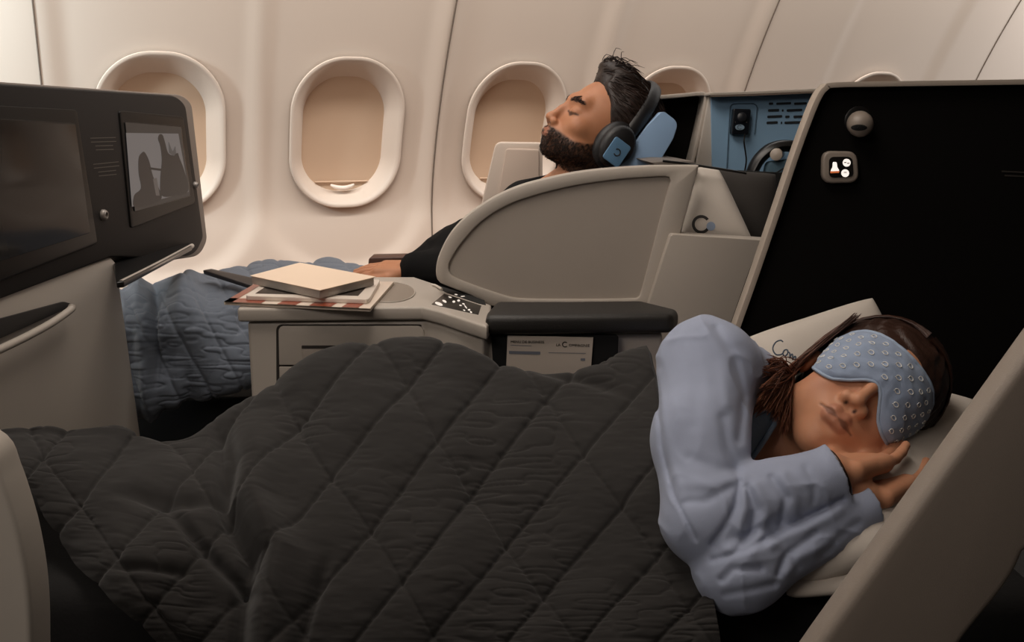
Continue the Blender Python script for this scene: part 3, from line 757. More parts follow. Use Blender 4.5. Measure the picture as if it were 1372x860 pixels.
lbv = bvh_of(rl); v, f_ = printed([[(1151+11*k*math.cos(t), 171+4.2*k*math.sin(t)) for t in (a_, a_+.3)]+[(1151+11*(k-.25)*math.cos(t), 171+4.2*(k-.25)*math.sin(t)) for t in (a_+.3, a_)] for k in (1, .75, .5, .25) for a_ in np.linspace(0, 2*math.pi, 21)], lbv, .0006); mk('lamp_opening', v, f_, M_hole, rl)
v, f_ = lathe_geo([(.021, 0), (.021, .002), (.019, .003)], P(1149.5, 161, 1.52), (0, -1, 0), 36); mk('lamp_socket', v, f_, M_black, ns, smooth=True)
cp_ = slab('call_panel', roundpoly([(1103, 202, 13), (1149, 203, 13), (1152, 245, 15), (1102, 246, 15)], 13, 8), 1.508, .014, mat('call_ring', '8c8177', rough=.4), ns, .004)
slab('call_glass', roundpoly([(1111, 210, 7), (1142, 210, 7), (1144, 237, 7), (1111, 238, 7)], 7, 6), 1.5065, .003, mat('call_glass', '171412', rough=.2), cp_, .0005)
def disc(cx, cy, rx, ry, Y, m, name, parent):
    oc = [P(cx+rx*math.cos(a), cy+ry*math.sin(a), Y) for a in np.linspace(0, 2*math.pi, 24, endpoint=False)]
    return extrude(name, oc, (0, .0008, 0), m, parent, 0)
disc(1134.5, 218, 5.2, 5.2, 1.5058, M_lit, 'lit_symbol', cp_); disc(1132.5, 232, 5.2, 5.2, 1.5058, M_lit, 'lit_symbol', cp_)
slab('lit_symbol', catmull([(1118, 217), (1121, 218), (1122, 224), (1124, 229), (1113.5, 229.5), (1115.5, 224), (1116, 218)], 4, True), 1.5058, .0008, M_lit, cp_, 0)
slab('lit_symbol', [(1112.5, 229.5), (1125, 229), (1124, 231.5), (1113, 232)], 1.5057, .0008, mat('amber', 'c86a3c', emit='c86a3c', estr=.6), cp_, 0)
g = [([P(x, y, 1.5052) for x, y in q], [(0, 1, 2, 3)]) for q in ([(1131, 217.2), (1134, 216.8), (1134, 218), (1131, 218.4)], [(1135, 218.2), (1138, 217.8), (1138, 219), (1135, 219.4)], [(1130.5, 230.4), (1134.5, 230.4), (1134.5, 231.4), (1130.5, 231.4)])]
v, f_ = merge(g); mk('symbol_mark', v, f_, M_grey, cp_)
g = [([P(x, y, 1.5185) for x, y in q], [(0, 1, 2, 3)]) for q in ([(1342, 228.5), (1392, 231), (1392, 232.8), (1342, 230.5)], [(1346, 234), (1392, 236.5), (1392, 238.3), (1346, 236)])]
v, f_ = merge(g); mk('faint_notice', v, f_, mat('faint', '2c2622', rough=.7), ns)

wsb = thing('window_seat_base', 'window seat base coloured black for the dark footwell below the blue blanket', 'seat base', [-.5, 2.05, 0])
box('base_block', (-1.05, 1.93, 0.0), (-.02, 2.28, .50), M_hole, wsb, .01)  # added to hide the bright wall; footwell darkness is put into its colour
# bed and near side
bed = thing('seat_bed', 'black flat bed of the near seat under the duvet', 'bed', [.0, 1.2, 0])
box('mattress', (-.77, 1.02, .40), (.62, 1.41, .53), mat('mattress', '0b0a0a', rough=.95, bump=.3), bed, .03)
box('bed_base', (-.76, 1.04, 0.0), (.60, 1.40, .40), mat('bed_base', '0a0909', rough=.9), bed, .01)
an = thing('aisle_side_shell', 'smooth beige aisle-side panel sloping across the right corner', 'side panel', P(1250, 860, .80))
ap = catmull([(1374, 742), (1362, 768), (1340, 800), (1315, 830), (1290, 862), (1265, 900), (1240, 950)], 5)
slab('panel_shell', [(1440, 386), (1372, 480), (1235, 670), (1098, 860), (1045, 935), (1060, 990), (1220, 990)]+[tuple(q) for q in ap[::-1]]+[(1440, 690)], .80, .035, mat('aisle_beige', '8e8379', rough=.5, bump=.15, bscale=900), an, .010, 4)
al = thing('aisle_post', 'pale panel edge cutting into the lower left corner', 'side panel', P(10, 860, .8))
slab('post_shell', catmull([(-90, 560), (-20, 600), (0, 640), (14, 680), (26, 722), (36, 775), (41, 830), (42, 900), (40, 960), (-90, 960)], 4, False), .78, .04, mat('post_beige', 'bab2a8', rough=.5), al, .008, 4)

# ------------------------------------------------------------------ duvets
def interp_rows(rows, nu, nv):
    """rows of control points (px,py,Y) -> dense grid by Catmull-Rom both ways"""
    rows = np.array(rows, float)                      # (R, C, 3)
    def cr(A, n):                                     # along axis 0
        m = len(A); t = np.linspace(0, m-1, n); i = np.minimum(t.astype(int), m-2); f = (t-i).reshape(-1, *[1]*(A.ndim-1))
        a = A[np.maximum(i-1, 0)]; b = A[i]; c = A[i+1]; d = A[np.minimum(i+2, m-1)]
        return .5*((2*b)+(-a+c)*f+(2*a-5*b+4*c-d)*f*f+(-a+3*b-3*c+d)*f**3)
    G = cr(rows, nv); G = cr(G.transpose(1, 0, 2), nu).transpose(1, 0, 2)
    return G
def grid_normals(X):
    du = np.gradient(X, axis=1); dv = np.gradient(X, axis=0)
    n = np.cross(du, dv); n /= np.linalg.norm(n, axis=2)[..., None]+1e-12
    return n
def sheet(name, G, disp, th, m, parent=None):
    nv, nu, _ = G.shape
    X = np.array([P(*q) for q in G.reshape(-1, 3)]).reshape(nv, nu, 3)
    n = grid_normals(X)
    cam_dir = np.array([0, 0, CAMZ])-X
    sgn = np.sign(np.mean(np.sum(n*cam_dir, 2))); n = n*sgn
    X = X+n*disp(G, X)[..., None]
    I = np.arange(nv*nu).reshape(nv, nu)
    q = np.stack([I[:-1, :-1], I[:-1, 1:], I[1:, 1:], I[1:, :-1]], -1).reshape(-1, 4)
    B = X-n*th
    Q = [q, q[:, ::-1]+nv*nu]
    for edge in (I[0], I[-1][::-1], I[:, 0][::-1], I[:, -1]):
        Q.append(np.stack([edge[:-1], edge[1:], edge[1:]+nv*nu, edge[:-1]+nv*nu], 1))
    o = mkquads(name, np.vstack([X.reshape(-1, 3), B.reshape(-1, 3)]), np.vstack(Q), m, parent)
    bm = bmesh.new(); bm.from_mesh(o.data); bmesh.ops.recalc_face_normals(bm, faces=bm.faces); bm.to_mesh(o.data); bm.free()
    return o
def puff(dist, w): return 1-np.exp(-np.abs(dist)/w)
def near(a, off, sp): return np.abs((a-off+sp/2) % sp-sp/2)

ridge = [(-70, 575, 1.24), (-10, 570, 1.24), (60, 561, 1.25), (120, 558, 1.26), (165, 555, 1.27), (235, 573, 1.30), (285, 548, 1.32), (335, 518, 1.33), (400, 481, 1.34), (460, 457, 1.34), (530, 446, 1.34),
         (590, 445, 1.34), (645, 467, 1.33), (690, 483, 1.32), (745, 491, 1.31), (790, 487, 1.30), (830, 470, 1.30), (863, 456, 1.29)]
bot = [(-90, 650, 1.12), (-40, 640, 1.12), (30, 650, 1.12), (58, 692, 1.10), (92, 748, 1.06), (135, 790, 1.00), (180, 836, .97), (230, 890, .95), (320, 940, .94), (400, 960, .93), (480, 960, .925),
       (560, 960, .92), (640, 960, .92), (710, 960, .92), (780, 960, .92), (850, 950, .92), (915, 940, .92), (972, 925, .92)]
edgecol = [(863, 456), (871, 500), (879, 545), (889, 600), (905, 660), (930, 720), (948, 765), (957, 810), (966, 860), (972, 925)]
rows = [[(x, y+16, Y+.06) for x, y, Y in ridge], ridge]
ts = np.linspace(0, 1, 10)[1:]
for k, t in enumerate(ts):
    r_ = []
    for c in range(len(ridge)):
        a = np.array(ridge[c]); b = np.array(bot[c])
        x, y = a[:2]+(b[:2]-a[:2])*t
        # bend the columns so the last one follows the arm
        ex, ey = edgecol[k+1]; lx = ridge[-1][0]+(bot[-1][0]-ridge[-1][0])*t; ly = ridge[-1][1]+(bot[-1][1]-ridge[-1][1])*t
        wgt = max(0, (c-9)/8)**2
        x += (ex-lx)*wgt; y += (ey-ly)*wgt
        Y = b[2]+(a[2]-b[2])*(1-t)**1.7
        r_.append((x, y, Y))
    rows.append(r_)
G = interp_rows(rows, 640, 380)
def seam_lines(px, py):
    wob = 5*vnoise(np.stack([px/120, py/120, 0*px], -1).reshape(-1, 3), 5).reshape(px.shape)
    a = px+.80*(py-650)+wob; b = px-.66*(py-650)+wob*1.2
    return a, b
def duvet_disp(G, X):
    px, py = G[..., 0], G[..., 1]
    a, b = seam_lines(px, py)
    da = near(a, 433-103*9, 103)*.78; db = near(b, 634-181*9, 181)*.83; dc = near(b, 634-90.5, 181)*.83
    q = .0062*puff(da, 14)+.0045*puff(db, 14)*1.0-.0022*np.exp(-(da/3.0)**2)-.0012*np.exp(-(db/3.0)**2)-.016
    p = np.stack([px, py, 0*px], -1).reshape(-1, 3)
    big = vnoise(p/np.array([150, 110, 1])+3, 2).reshape(px.shape)*.007+vnoise(p/np.array([60, 50, 1]), 8).reshape(px.shape)*.0035
    # short horizontal puckers gathering at the stitching
    w = vnoise(p/np.array([38, 7.5, 1]), 3); w2 = vnoise(p/np.array([26, 12, 1])+9, 4); mask = vnoise(p/80, 6)
    pk = (-(1-np.abs(w))**5*.0022*np.clip(mask+.25, 0, 1)+w2*.0009).reshape(px.shape)
    fine = (vnoise(p/np.array([14, 4.2, 1]), 13)*.0003).reshape(px.shape)*(1+2*np.exp(-np.minimum(da, db)/10))
    # long fold falling from the knees, and the step where the cloth drops towards the feet
    fx = np.interp(py, [480, 560, 610, 665, 700, 740, 790, 860, 960], [298, 300, 312, 302, 318, 338, 330, 322, 320])
    fade = np.interp(py, [540, 600, 660, 860], [0, .6, 1, 1])
    s = px-fx
    fold = fade*(.030*np.exp(-((s-38)/30)**2)-.022*np.exp(-((s+4)/12)**2)-.014*np.exp(-((s+60)/50)**2))
    fold2 = -.014*np.exp(-((px-(250+.9*(py-700)))/11)**2)*np.interp(py, [660, 700, 760, 820], [0, 1, 1, 0])
    fold3 = -.012*np.exp(-((py-(660+.02*(px-130)))/10)**2)*np.interp(px, [150, 200, 250, 300], [0, 1, 1, 0])
    fold4 = -.010*np.exp(-((px-(282+.15*(py-560)))/8)**2)*np.interp(py, [545, 575, 640, 665], [0, 1, 1, 0])
    fold5 = .012*np.exp(-((px-(230+.3*(py-600)))/45)**2)*np.interp(py, [570, 620, 720, 800], [0, 1, 1, .2])-.010*np.exp(-((py-(758+.0*(px)))/7)**2)*np.interp(px, [140, 170, 230, 260], [0, 1, 1, 0])
    k2 = -.010*np.exp(-((px-(432-.35*(py-760)))/9)**2)*np.interp(py, [735, 775, 860, 960], [0, 1, 1, 1])
    k3 = .010*np.sin(px/21.)*np.interp(py, [720, 900], [0, 1])*np.interp(px, [600, 800, 960], [0, .3, .8])
    k4 = -.008*np.exp(-((py-(478+.30*(px-690)))/8)**2)*np.interp(px, [690, 730, 800, 850], [0, 1, 1, 0])
    return q+big+pk+fine+fold+fold2+fold3+fold4+fold5+k2+k3+k4
M_duv = mat('duvet_cloth', '1a1715', rough=.88, bump=.25, bscale=1300, var=.05, vscale=14, sheen=.12)
duv = sheet('duvet', G, duvet_disp, .012, M_duv)
tag(duv, 'dark grey diamond-quilted duvet covering the sleeping woman', 'duvet')

# light blue quilted blanket over the man's legs
ridge2 = [(140, 392, 1.98), (170, 384, 1.98), (210, 374, 2.02), (250, 367, 2.06), (290, 362, 2.10), (330, 353, 2.16), (370, 347, 2.20), (410, 349, 2.22), (445, 345, 2.22), (480, 352, 2.2), (512, 364, 2.15)]
mid2 = [(145, 440, 1.86), (178, 430, 1.86), (222, 415, 1.86), (264, 402, 1.88), (300, 398, 1.92), (345, 395, 1.98), (385, 392, 2.0), (420, 390, 2.0), (450, 388, 2.0), (480, 388, 2.0), (505, 390, 1.98)]
m3 = [(158, 500, 1.84), (185, 492, 1.83), (230, 482, 1.83), (275, 472, 1.83), (315, 465, 1.85), (355, 460, 1.9), (395, 455, 1.93), (430, 450, 1.95), (455, 448, 1.95), (480, 446, 1.95), (500, 445, 1.95)]
b2 = [(170, 552, 1.83), (192, 549, 1.83), (240, 538, 1.83), (288, 526, 1.83), (335, 514, 1.85), (370, 505, 1.9), (405, 495, 1.93), (435, 490, 1.95), (460, 488, 1.95), (480, 485, 1.95), (500, 480, 1.95)]
b3 = [(x+2, y+6, Y+.06) for x, y, Y in b2]
G2 = interp_rows([[(x, y+6, Y+.10) for x, y, Y in ridge2], ridge2, mid2, m3, b2, b3], 360, 260)
def blue_disp(G, X):
    px, py = G[..., 0], G[..., 1]; p = np.stack([px, py, 0*px], -1).reshape(-1, 3)
    a = px-.52*(py-450); b = px+.62*(py-450)
    q = .0035*puff(near(a, 288, 46)*.88, 6)+.0015*puff(near(b, 250, 66)*.85, 6)-.002*np.exp(-(near(a, 288, 46)/3)**2)-.004
    w = vnoise(p/np.array([26, 6, 1]), 3); big = vnoise(p/40, 7).reshape(px.shape)*.008
    k = -.022*np.exp(-((px-(206+.02*(py-400)))/6)**2)*np.interp(py, [375, 400, 490, 530], [0, 1, 1, 0])+.020*np.exp(-((px-(246+.22*(py-370)))/16)**2)*np.interp(py, [365, 380, 470, 520], [.2, 1, .7, 0])
    k2 = .012*np.exp(-((px-185-.1*(py-400))/9)**2)+.012*vnoise(p/np.array([17, 60, 1]), 21).reshape(px.shape)*np.interp(px, [150, 170, 260, 300], [1, 1, .6, 0])
    return q+big+k+k2+(w*.0016-(1-np.abs(w))**5*.003).reshape(px.shape)
M_bduv = mat('blue_duvet', '5a616c', rough=.85, bump=.2, bscale=1200, var=.05, vscale=12, sheen=.15)
bl2 = sheet('quilted_blanket', G2, blue_disp, .010, M_bduv); tag(bl2, 'light blue quilted blanket over the legs of the reclining man', 'blanket')
cs = thing('slim_folder', 'slim dark folder lying on the blue blanket behind the magazine', 'folder', P(305, 372, 2.0))
V = [P(271, 361.5, 1.98), P(283, 359.5, 2.0), P(342, 372, 1.97), P(338, 383, 1.93)]
extrude('folder_body', V, (0, .005, -.010), mat('folder', '2e2826', rough=.4), cs, .003)

# ------------------------------------------------------------------ pillows under the woman
pl = thing('white_pillow', 'cream pillow under the sleeping woman\'s head and hands', 'pillow', P(1180, 700, 1.15))
V, Q, nr = pillow_geo([P(1068, 790, .99), P(1190, 742, .97), P(1345, 545, 1.30), P(1100, 500, 1.42)], .052, seed=9, pw=3., wr=.006)
o = mkquads('pillow_body', V, Q, M_pill, pl); weldmesh(o)
sh_ = thing('folded_sheet', 'thin cream sheet with a blue print under the pillow corner', 'sheet', P(1115, 780, 1.0))
V, Q, _ = pillow_geo([P(1050, 800, .985), P(1170, 790, .975), P(1200, 700, 1.12), P(1060, 700, 1.2)], .016, seed=12, pw=6, wr=.003)
o = mkquads('sheet_body', V, Q, M_pill, sh_); weldmesh(o)
slab('blue_print', catmull([(1150, 764), (1157, 763), (1163, 768), (1158, 776), (1150, 774)], 4, True), .945, .006, mat('sheet_blue', '6f8ca8', rough=.7), sh_, 0)
p2 = thing('logo_pillow', 'cream pillow with handwritten lettering behind the woman\'s head', 'pillow', P(1110, 540, 1.45))
PC = [P(990, 545, 1.40), P(1250, 600, 1.42), P(1172, 392, 1.47), P(1000, 450, 1.46)]
V, Q, nr2 = pillow_geo(PC, .045, seed=15, pw=3, wr=.004)
o = mkquads('pillow_body', V, Q, M_pill, p2); weldmesh(o)
# script "Comp" drawn as pen strokes on the pillow
strokes = [[(1049, 458), (1046, 456), (1040, 458), (1036, 464), (1036, 470), (1040, 475), (1046, 475), (1049, 473)],
           [(1049, 473), (1051, 469), (1055, 469), (1055, 474), (1051, 477), (1049, 474)],
           [(1055, 472), (1058, 473), (1058, 480), (1060, 475), (1062, 475), (1062, 482), (1064, 478), (1066, 478), (1066, 485), (1068, 485)],
           [(1070, 480), (1068, 496)], [(1070, 481), (1074, 481), (1074, 487), (1070, 488)]]
from mathutils.bvhtree import BVHTree
bv = BVHTree.FromPolygons([tuple(v) for v in V], [tuple(q) for q in Q])
g = []
for s_ in strokes:
    pts = []
    for q in catmull(s_, 4):
        d = Vector(P(q[0], q[1], 2.)-np.array([0, 0, CAMZ])).normalized(); h_ = bv.ray_cast(Vector((0, 0, CAMZ)), d)
        if h_[0] is not None: pts.append(np.array(h_[0]))
    if len(pts) > 2: g.append(tube_geo(pts, .0011, n=5))
if g: v, f_ = merge(g); mk('pillow_lettering', v, f_, mat('ink_blue', '4a5664', rough=.7), p2, smooth=True)

# ------------------------------------------------------------------ people: shared head
def mirror(q): q = q.copy(); q[:, 0] = np.abs(q[:, 0]); return q
def head_sdf(q, man=False, open_=0.):
    if man:
        q = q.copy(); q[:, 2] = np.where(q[:, 2] < -.03, -.03+(q[:, 2]+.03)*1.24, q[:, 2])
    m = mirror(q)
    d = ell(q, (0, -.018, .040), (.0745, .094, .082))
    d = smin(d, ell(q, (0, .028, -.018), (.060, .060, .082)), .03)
    d = smin(d, ell(q, (0, .036, -.070), (.052 if not man else .051, .044, .036)), .03)
    d = smin(d, ell(m, (.044, .018, -.062), (.019, .038, .022)), .025 if not man else .018)   # jaw angle
    d = smin(d, sph(q, (0, .066, -.094), .022 if not man else .019), .022)                   # chin
    d = smin(d, ell(m, (.041, .056, -.020), (.018, .018, .016)), .02)                          # cheek bone
    if not man: d = smin(d, ell(m, (.034, .058, -.048), (.022, .020, .024)), .022)
    d = smin(d, cap(m, (0, .080, .026), (.036, .070, .027), .010 if not man else .013), .014)  # brow
    d = smax(d, -ell(m, (.032, .100, .004), (.017, .018, .012)), .012)                         # orbit
    d = smin(d, ell(m, (.031, .070, .003), (.0155, .0145, .0120)), .004)                       # closed lid
    d = smax(d, -pcap(m, [(.018, .0865, .000), (.031, .0880, -.0045), (.045, .0800, .000)], [.0012]*3, .001), .002)
    # nose
    nf = 1. if man else .80
    d = smin(d, pcap(q, [(0, .083, .018), (0, .092, -.004), (0, .100 if man else .100, -.026)], [.0065*nf, .0075*nf, .0094*nf], .006), .009)
    d = smin(d, sph(q, (0, .1025 if man else .1025, -.031), .0098*nf), .006)
    d = smin(d, sph(m, (.0125, .0955, -.035), .0078), .006)
    d = smax(d, -ell(m, (.0068, .1020, -.0445), (.0042, .0062, .0055)), .0025)
    # mouth
    d = smin(d, ell(q, (0, .0785, -.060), (.026, .0160, .022)), .018)
    d = smin(d, pcap(m, [(0, .0955, -.0590), (.008, .0955, -.0575), (.023, .0845, -.0625)], [.0034, .0034, .0012], .003), .008)
    d = smin(d, pcap(m, [(0, .0935, -.0690), (.010, .0920, -.0685), (.021, .0845, -.0640)], [.0042, .0036, .0014], .003), .008)
    d = smax(d, -pcap(m, [(0, .1015, -.0635), (.012, .0985, -.0632), (.0255, .0885, -.0640)], [.0014, .0013, .0010], .001), .0025)
    d = smax(d, -ell(q, (0, .1045, -.0515), (.0028, .004, .006)), .003)                       # philtrum
    d = smax(d, -ell(q, (0, .098, -.0800), (.013, .006, .0035)), .008)
    # ears
    e = smax(ell(m, (.0785, -.012, .000), (.0085, .020, .031)), -ell(m, (.088, -.008, .002), (.007, .011, .019)), .004)
    d = smin(d, e, .005)
    return d
def mix(c, t, w): w = np.clip(w, 0, 1)[:, None]; return c*(1-w)+np.asarray(t)[None]*w
def local(p, R, o): return ((p-np.asarray(o, 'f'))@np.asarray(R, 'f')).astype('f')

# ---------------- the sleeping woman
uW = np.array([.735, .04, .675]); uW /= np.linalg.norm(uW)
nose = P(1152, 534, 1.105)
cdir = np.array([0, 0, CAMZ])-nose; cdir /= np.linalg.norm(cdir)
f0 = cdir-uW*(cdir@uW); f0 /= np.linalg.norm(f0)
fW = f0+.16*uW; fW /= np.linalg.norm(fW)
RW = frame(uW-fW*(uW@fW), fW)
RW = frame(RW[:, 2], RW[:, 1])
SW = .97
HW = nose-SW*(RW@np.array([0, .110, -.030]))
def toW(l): return HW+SW*(RW@np.asarray(l, float))
wr_a, wr_b = P(1112, 632, 1.03), P(1152, 668, 1.035)
el_a, el_b = P(946, 697, 1.02), P(988, 762, .99)
sh_a = P(948, 492, 1.17)
def hand_parts(W, Fx, wdir, s=1., thumb=1, cu=1.):
    """palm and five fingers reaching from wrist W towards Fx; wdir runs across the knuckles"""
    W = np.asarray(W); a = Fx-W; L = np.linalg.norm(a); a = a/L
    w = wdir-a*(wdir@a); w /= np.linalg.norm(w); t = np.cross(a, w)
    R = np.stack([a, w, t], 1)
    palm = (W+a*.050*s, R, (.046*s, .037*s, .0125*s))
    fs = []
    for k, (off, ln, r) in enumerate(((-.0290, .060, .0072), (-.0098, .074, .0080), (.0098, .081, .0083), (.0285, .074, .0080))):
        b = W+a*.088*s+w*off*s-a*(.006 if k in (0,) else 0)
        p1 = b+a*ln*.48*s+t*cu*.003*s; p2 = p1+a*ln*.30*s+t*cu*.006*s; p3 = p2+a*ln*.22*s+t*cu*.007*s
        fs.append(([b-a*.02*s, b, p1, p2, p3], [r*1.05*s, r*1.1*s, r*.98*s, r*.92*s, r*.8*s]))
    tb = W+a*.022*s+w*.024*s*thumb+t*.004*s
    t1 = tb+(a*.034+w*.014*thumb+t*.004)*s; t2 = t1+(a*.030+w*.002*thumb+t*.002)*s; t3 = t2+(a*.020-w*.002*thumb)*s
    fs.append(([tb, t1, t2, t3], [.0125*s, .0105*s, .0095*s, .0080*s]))
    return palm, fs
def hand_sdf(p, H):
    (c, R, hs), fs = H
    d = rbox(p, c, R, hs, hs[2]*.95)
    for pts, rs in fs: d = smin(d, pcap(p, pts, rs, .002), .005)
    return d
tipA = P(1231, 601, 1.175); tipB = P(1236, 588, 1.215)
palA = hand_parts(wr_a+0, tipA, np.array([0.0, 1., -.25]), .92, 1)
palB = hand_parts(wr_b, P(1242, 612, 1.185), np.array([.05, 1., -.1]), .92, 1)
tor = [P(995, 600, 1.27), P(930, 610, 1.29), P(830, 630, 1.30), P(760, 640, 1.30), P(700, 640, 1.30)]
torR = [.085, .10, .085, .07, .06]
def woman_skin(p):
    q = local(p, RW, HW)/SW
    d = head_sdf(q)*SW
    d = smin(d, pcap(p, [toW((0, -.028, -.045)), toW((0, -.040, -.115)), P(1005, 596, 1.25)], [.048, .047, .060], .02), .022)
    d = smin(d, pcap(p, tor, torR, .04), .05)
    d = smin(d, cap(p, P(985, 520, 1.22), sh_a, .055, .045), .03)
    d = smin(d, pcap(p, [sh_a, el_a, wr_a], [.040, .030, .0230], .01), .02)
    d = smin(d, pcap(p, [P(985, 680, 1.2), el_b, wr_b], [.040, .028, .0230], .01), .02)
    d = smin(d, hand_sdf(p, palA), .010)
    hb = hand_sdf(p, palB)
    d = smin(d, smin(hb, cap(p, el_b, wr_b, .028, .0230), .010), .003)
    return d
skinW = np.array(lin('c48c6c')); lipW = np.array(lin('a66a54'))
lo = np.min([toW((.1, .13, .13)), toW((-.1, -.12, -.13)), P(440, 760, 1.0)], 0); 
def bounds(pts, r): a = np.array(pts); return a.min(0)-r, a.max(0)+r
lo, hi = bounds([toW((x, y, z)) for x in (-.08, .08) for y in (-.11, .11) for z in (-.12, .12)]+[el_a, el_b, wr_a, wr_b, sh_a, tipA, P(930, 610, 1.27)]+[P(840, 640, 1.27)], .06)
lo[0] = P(840, 600, 1.27)[0]-.02
hi[2] += .01
woman = thing('sleeping_woman', 'person asleep on their side in a pale blue sweater and blue eye mask', 'person', P(1000, 800, 1.2))
V, Q = sdf_mesh(woman_skin, lo, hi, .0020)
q = local(V.astype('f'), RW, HW)/SW; m = mirror(q)
col = np.tile(skinW, (len(V), 1))
n1 = vnoise(V*60, 3)*.5+vnoise(V*160, 4)*.3; col = col*(1+.05*n1)[:, None]
headmask = (q[:, 2] > -.14) & (q[:, 1] > .03) & (np.linalg.norm(q, axis=1) < .16)
dl = np.minimum(pcap(m, [(0, .0955, -.0590), (.008, .0955, -.0575), (.0235, .0845, -.0628)], [.0046, .0048, .0010]), pcap(m, [(0, .0935, -.0690), (.010, .0920, -.0685), (.021, .0845, -.0640)], [.0058, .0052, .0018]))
col = mix(col, lipW, np.clip(1-(dl-.0005)/.0018, 0, 1)*.6*headmask)
dm = pcap(m, [(0, .1010, -.0635), (.012, .0975, -.0632), (.0255, .0875, -.0640)], [.0012, .0012, .0008]); col = mix(col, lin('4a2a22'), np.clip(1-dm/.0012, 0, 1)*headmask*.6)
dn = ell(m, (.0068, .1020, -.0445), (.0038, .0058, .0050)); col = mix(col, lin('3a211a'), np.clip(.5-dn/.0012, 0, 1)*headmask)
col = mix(col, lin('a8674c'), np.clip(1-sph(m, (.042, .07, -.03), .018)/.02, 0, 1)*.35*headmask)
mole = sph(q, (.018, .089, -.047), .0016); col = mix(col, lin('4a2c22'), np.clip(1-mole/.001, 0, 1))
M_skinW = mat('skin', 'b47e60', rough=.5, attr=True, bump=.12, bscale=900, sss=.12, spec=.35)
mkquads('body', V, Q, M_skinW, woman, col)

# sweater with sleeves, folds radiating from the elbow
def creases(p, c, ax, n, amp, fall, seed):
    q = p-np.asarray(c, 'f'); r = np.linalg.norm(q, axis=1)
    ax = np.asarray(ax, 'f')/np.linalg.norm(ax)
    b = np.cross(ax, [.3, -1, .2]); b /= np.linalg.norm(b)
    th = np.arctan2(q@b, q@ax); w = vnoise(p*14, seed)
    return amp*np.sin(n*th+2.5*w)*np.exp(-(r/fall)**2)
cutA = wr_a-(wr_a-el_a)/np.linalg.norm(wr_a-el_a)*.004
cuffA = P(1119, 636, 1.03); cuffB = P(1158, 674, 1.035)
FOLDS = [([(1130, 668), (1085, 692), (1040, 714), (1000, 737), (955, 750)], -.0045, 4), ([(1125, 682), (1085, 704), (1035, 728)], .004, 7),([(992, 646), (986, 678), (972, 705), (955, 728)], -.006, 5), ([(996, 640), (999, 680), (990, 712)], .0045, 6), ([(1000, 652), (1012, 683), (1007, 712), (988, 736)], -.0055, 5),
 ([(1012, 650), (1028, 680), (1022, 712), (1008, 738)], .004, 7), ([(1034, 640), (1052, 667), (1046, 704)], -.0045, 5), ([(1050, 636), (1066, 664), (1064, 690)], .0035, 7), ([(1080, 626), (1092, 650), (1090, 672)], -.003, 5),
 ([(991, 640), (975, 600), (968, 560)], -.0035, 7), ([(988, 632), (958, 628), (925, 615)], -.003, 9), ([(986, 640), (950, 650), (915, 648)], .003, 9), ([(980, 652), (945, 672), (920, 672)], -.003, 6),
 ([(960, 440), (985, 480), (996, 530), (990, 590)], -.004, 6), ([(940, 436), (968, 480), (975, 540)], .0035, 9), ([(925, 450), (935, 510), (930, 570)], -.002, 9),
 ([(874, 480), (881, 530), (886, 595), (903, 665), (932, 722)], -.004, 3), ([(882, 500), (890, 560), (896, 600), (915, 668)], .002, 5),
 ([(968, 776), (982, 762), (1018, 762)], -.005, 5), ([(972, 796), (1004, 790), (1038, 782)], -.004, 5), ([(1043, 769), (1054, 742), (1093, 714)], -.005, 5), ([(1056, 768), (1070, 748), (1110, 728)], .004, 7),
 ([(1068, 760), (1060, 738), (1040, 716)], -.003, 5), ([(1100, 745), (1128, 716), (1150, 700)], -.003, 6), ([(1080, 712), (1120, 690), (1142, 672)], .003, 8), ([(975, 735), (1010, 742), (1040, 730)], .004, 9)]
def sweater(p):
    t = pcap(p, tor, [r+.008 for r in torR], .04)
    t = smin(t, cap(p, P(985, 520, 1.22), sh_a, .062, .056), .03)
    up_ = pcap(p, [sh_a, P(938, 590, 1.09), el_a], [.060, .053, .048], .02)
    fa = cap(p, el_a, cuffA, .048, .0335, flat=True)
    A_ = smin(up_, fa, .012)
    B_ = smin(cap(p, P(985, 690, 1.2), el_b, .052, .044), cap(p, el_b, cuffB, .043, .031, flat=True), .02)
    body_ = smin(t, A_, .018)
    # wrinkles
    wv = vnoise(p*np.array([22, 22, 22], 'f'), 1); rid = (1-np.abs(vnoise(p*np.array([30, 16, 30], 'f')+vnoise(p*12, 9)[:, None]*.8, 2)))**4
    wr = .0022*wv+.0030*rid

    X = p[:, 0].astype(float); Yc = p[:, 1]*cp-(p[:, 2]-CAMZ)*sp; Zc = p[:, 1]*sp+(p[:, 2]-CAMZ)*cp
    pp = np.stack([W/2+F*X/Yc, H/2-F*Zc/Yc], 1)
    for pts, amp, wd in FOLDS:
        best = np.full(len(p), 1e9)
        for a_, b_ in zip(pts[:-1], pts[1:]):
            a_ = np.array(a_, float); ba = np.array(b_, float)-a_; h_ = np.clip(((pp-a_)@ba)/(ba@ba), 0, 1); best = np.minimum(best, np.linalg.norm(pp-a_-h_[:, None]*ba, axis=1))
        wr = wr+amp*np.exp(-(best/wd)**2)
    d = smin(body_, B_, .006)-wr*.8
    # neck opening
    d = smax(d, -cap(p, P(1036, 604, 1.20), P(1100, 560, 1.15), .052, .08), .006)
    # hollow cuffs
    d = smax(d, -cap(p, cuffA-(cuffA-el_a)*.12, cuffA+(cuffA-el_a)*.1, .0275), .002)
    d = smax(d, -cap(p, cuffB-(cuffB-el_b)*.12, cuffB+(cuffB-el_b)*.1, .0262), .002)
    return d
lo, hi = bounds([P(830, 640, 1.27), el_a, el_b, cuffA, cuffB, sh_a, P(995, 560, 1.27)], .085)
V, Q = sdf_mesh(sweater, lo, hi, .0024)
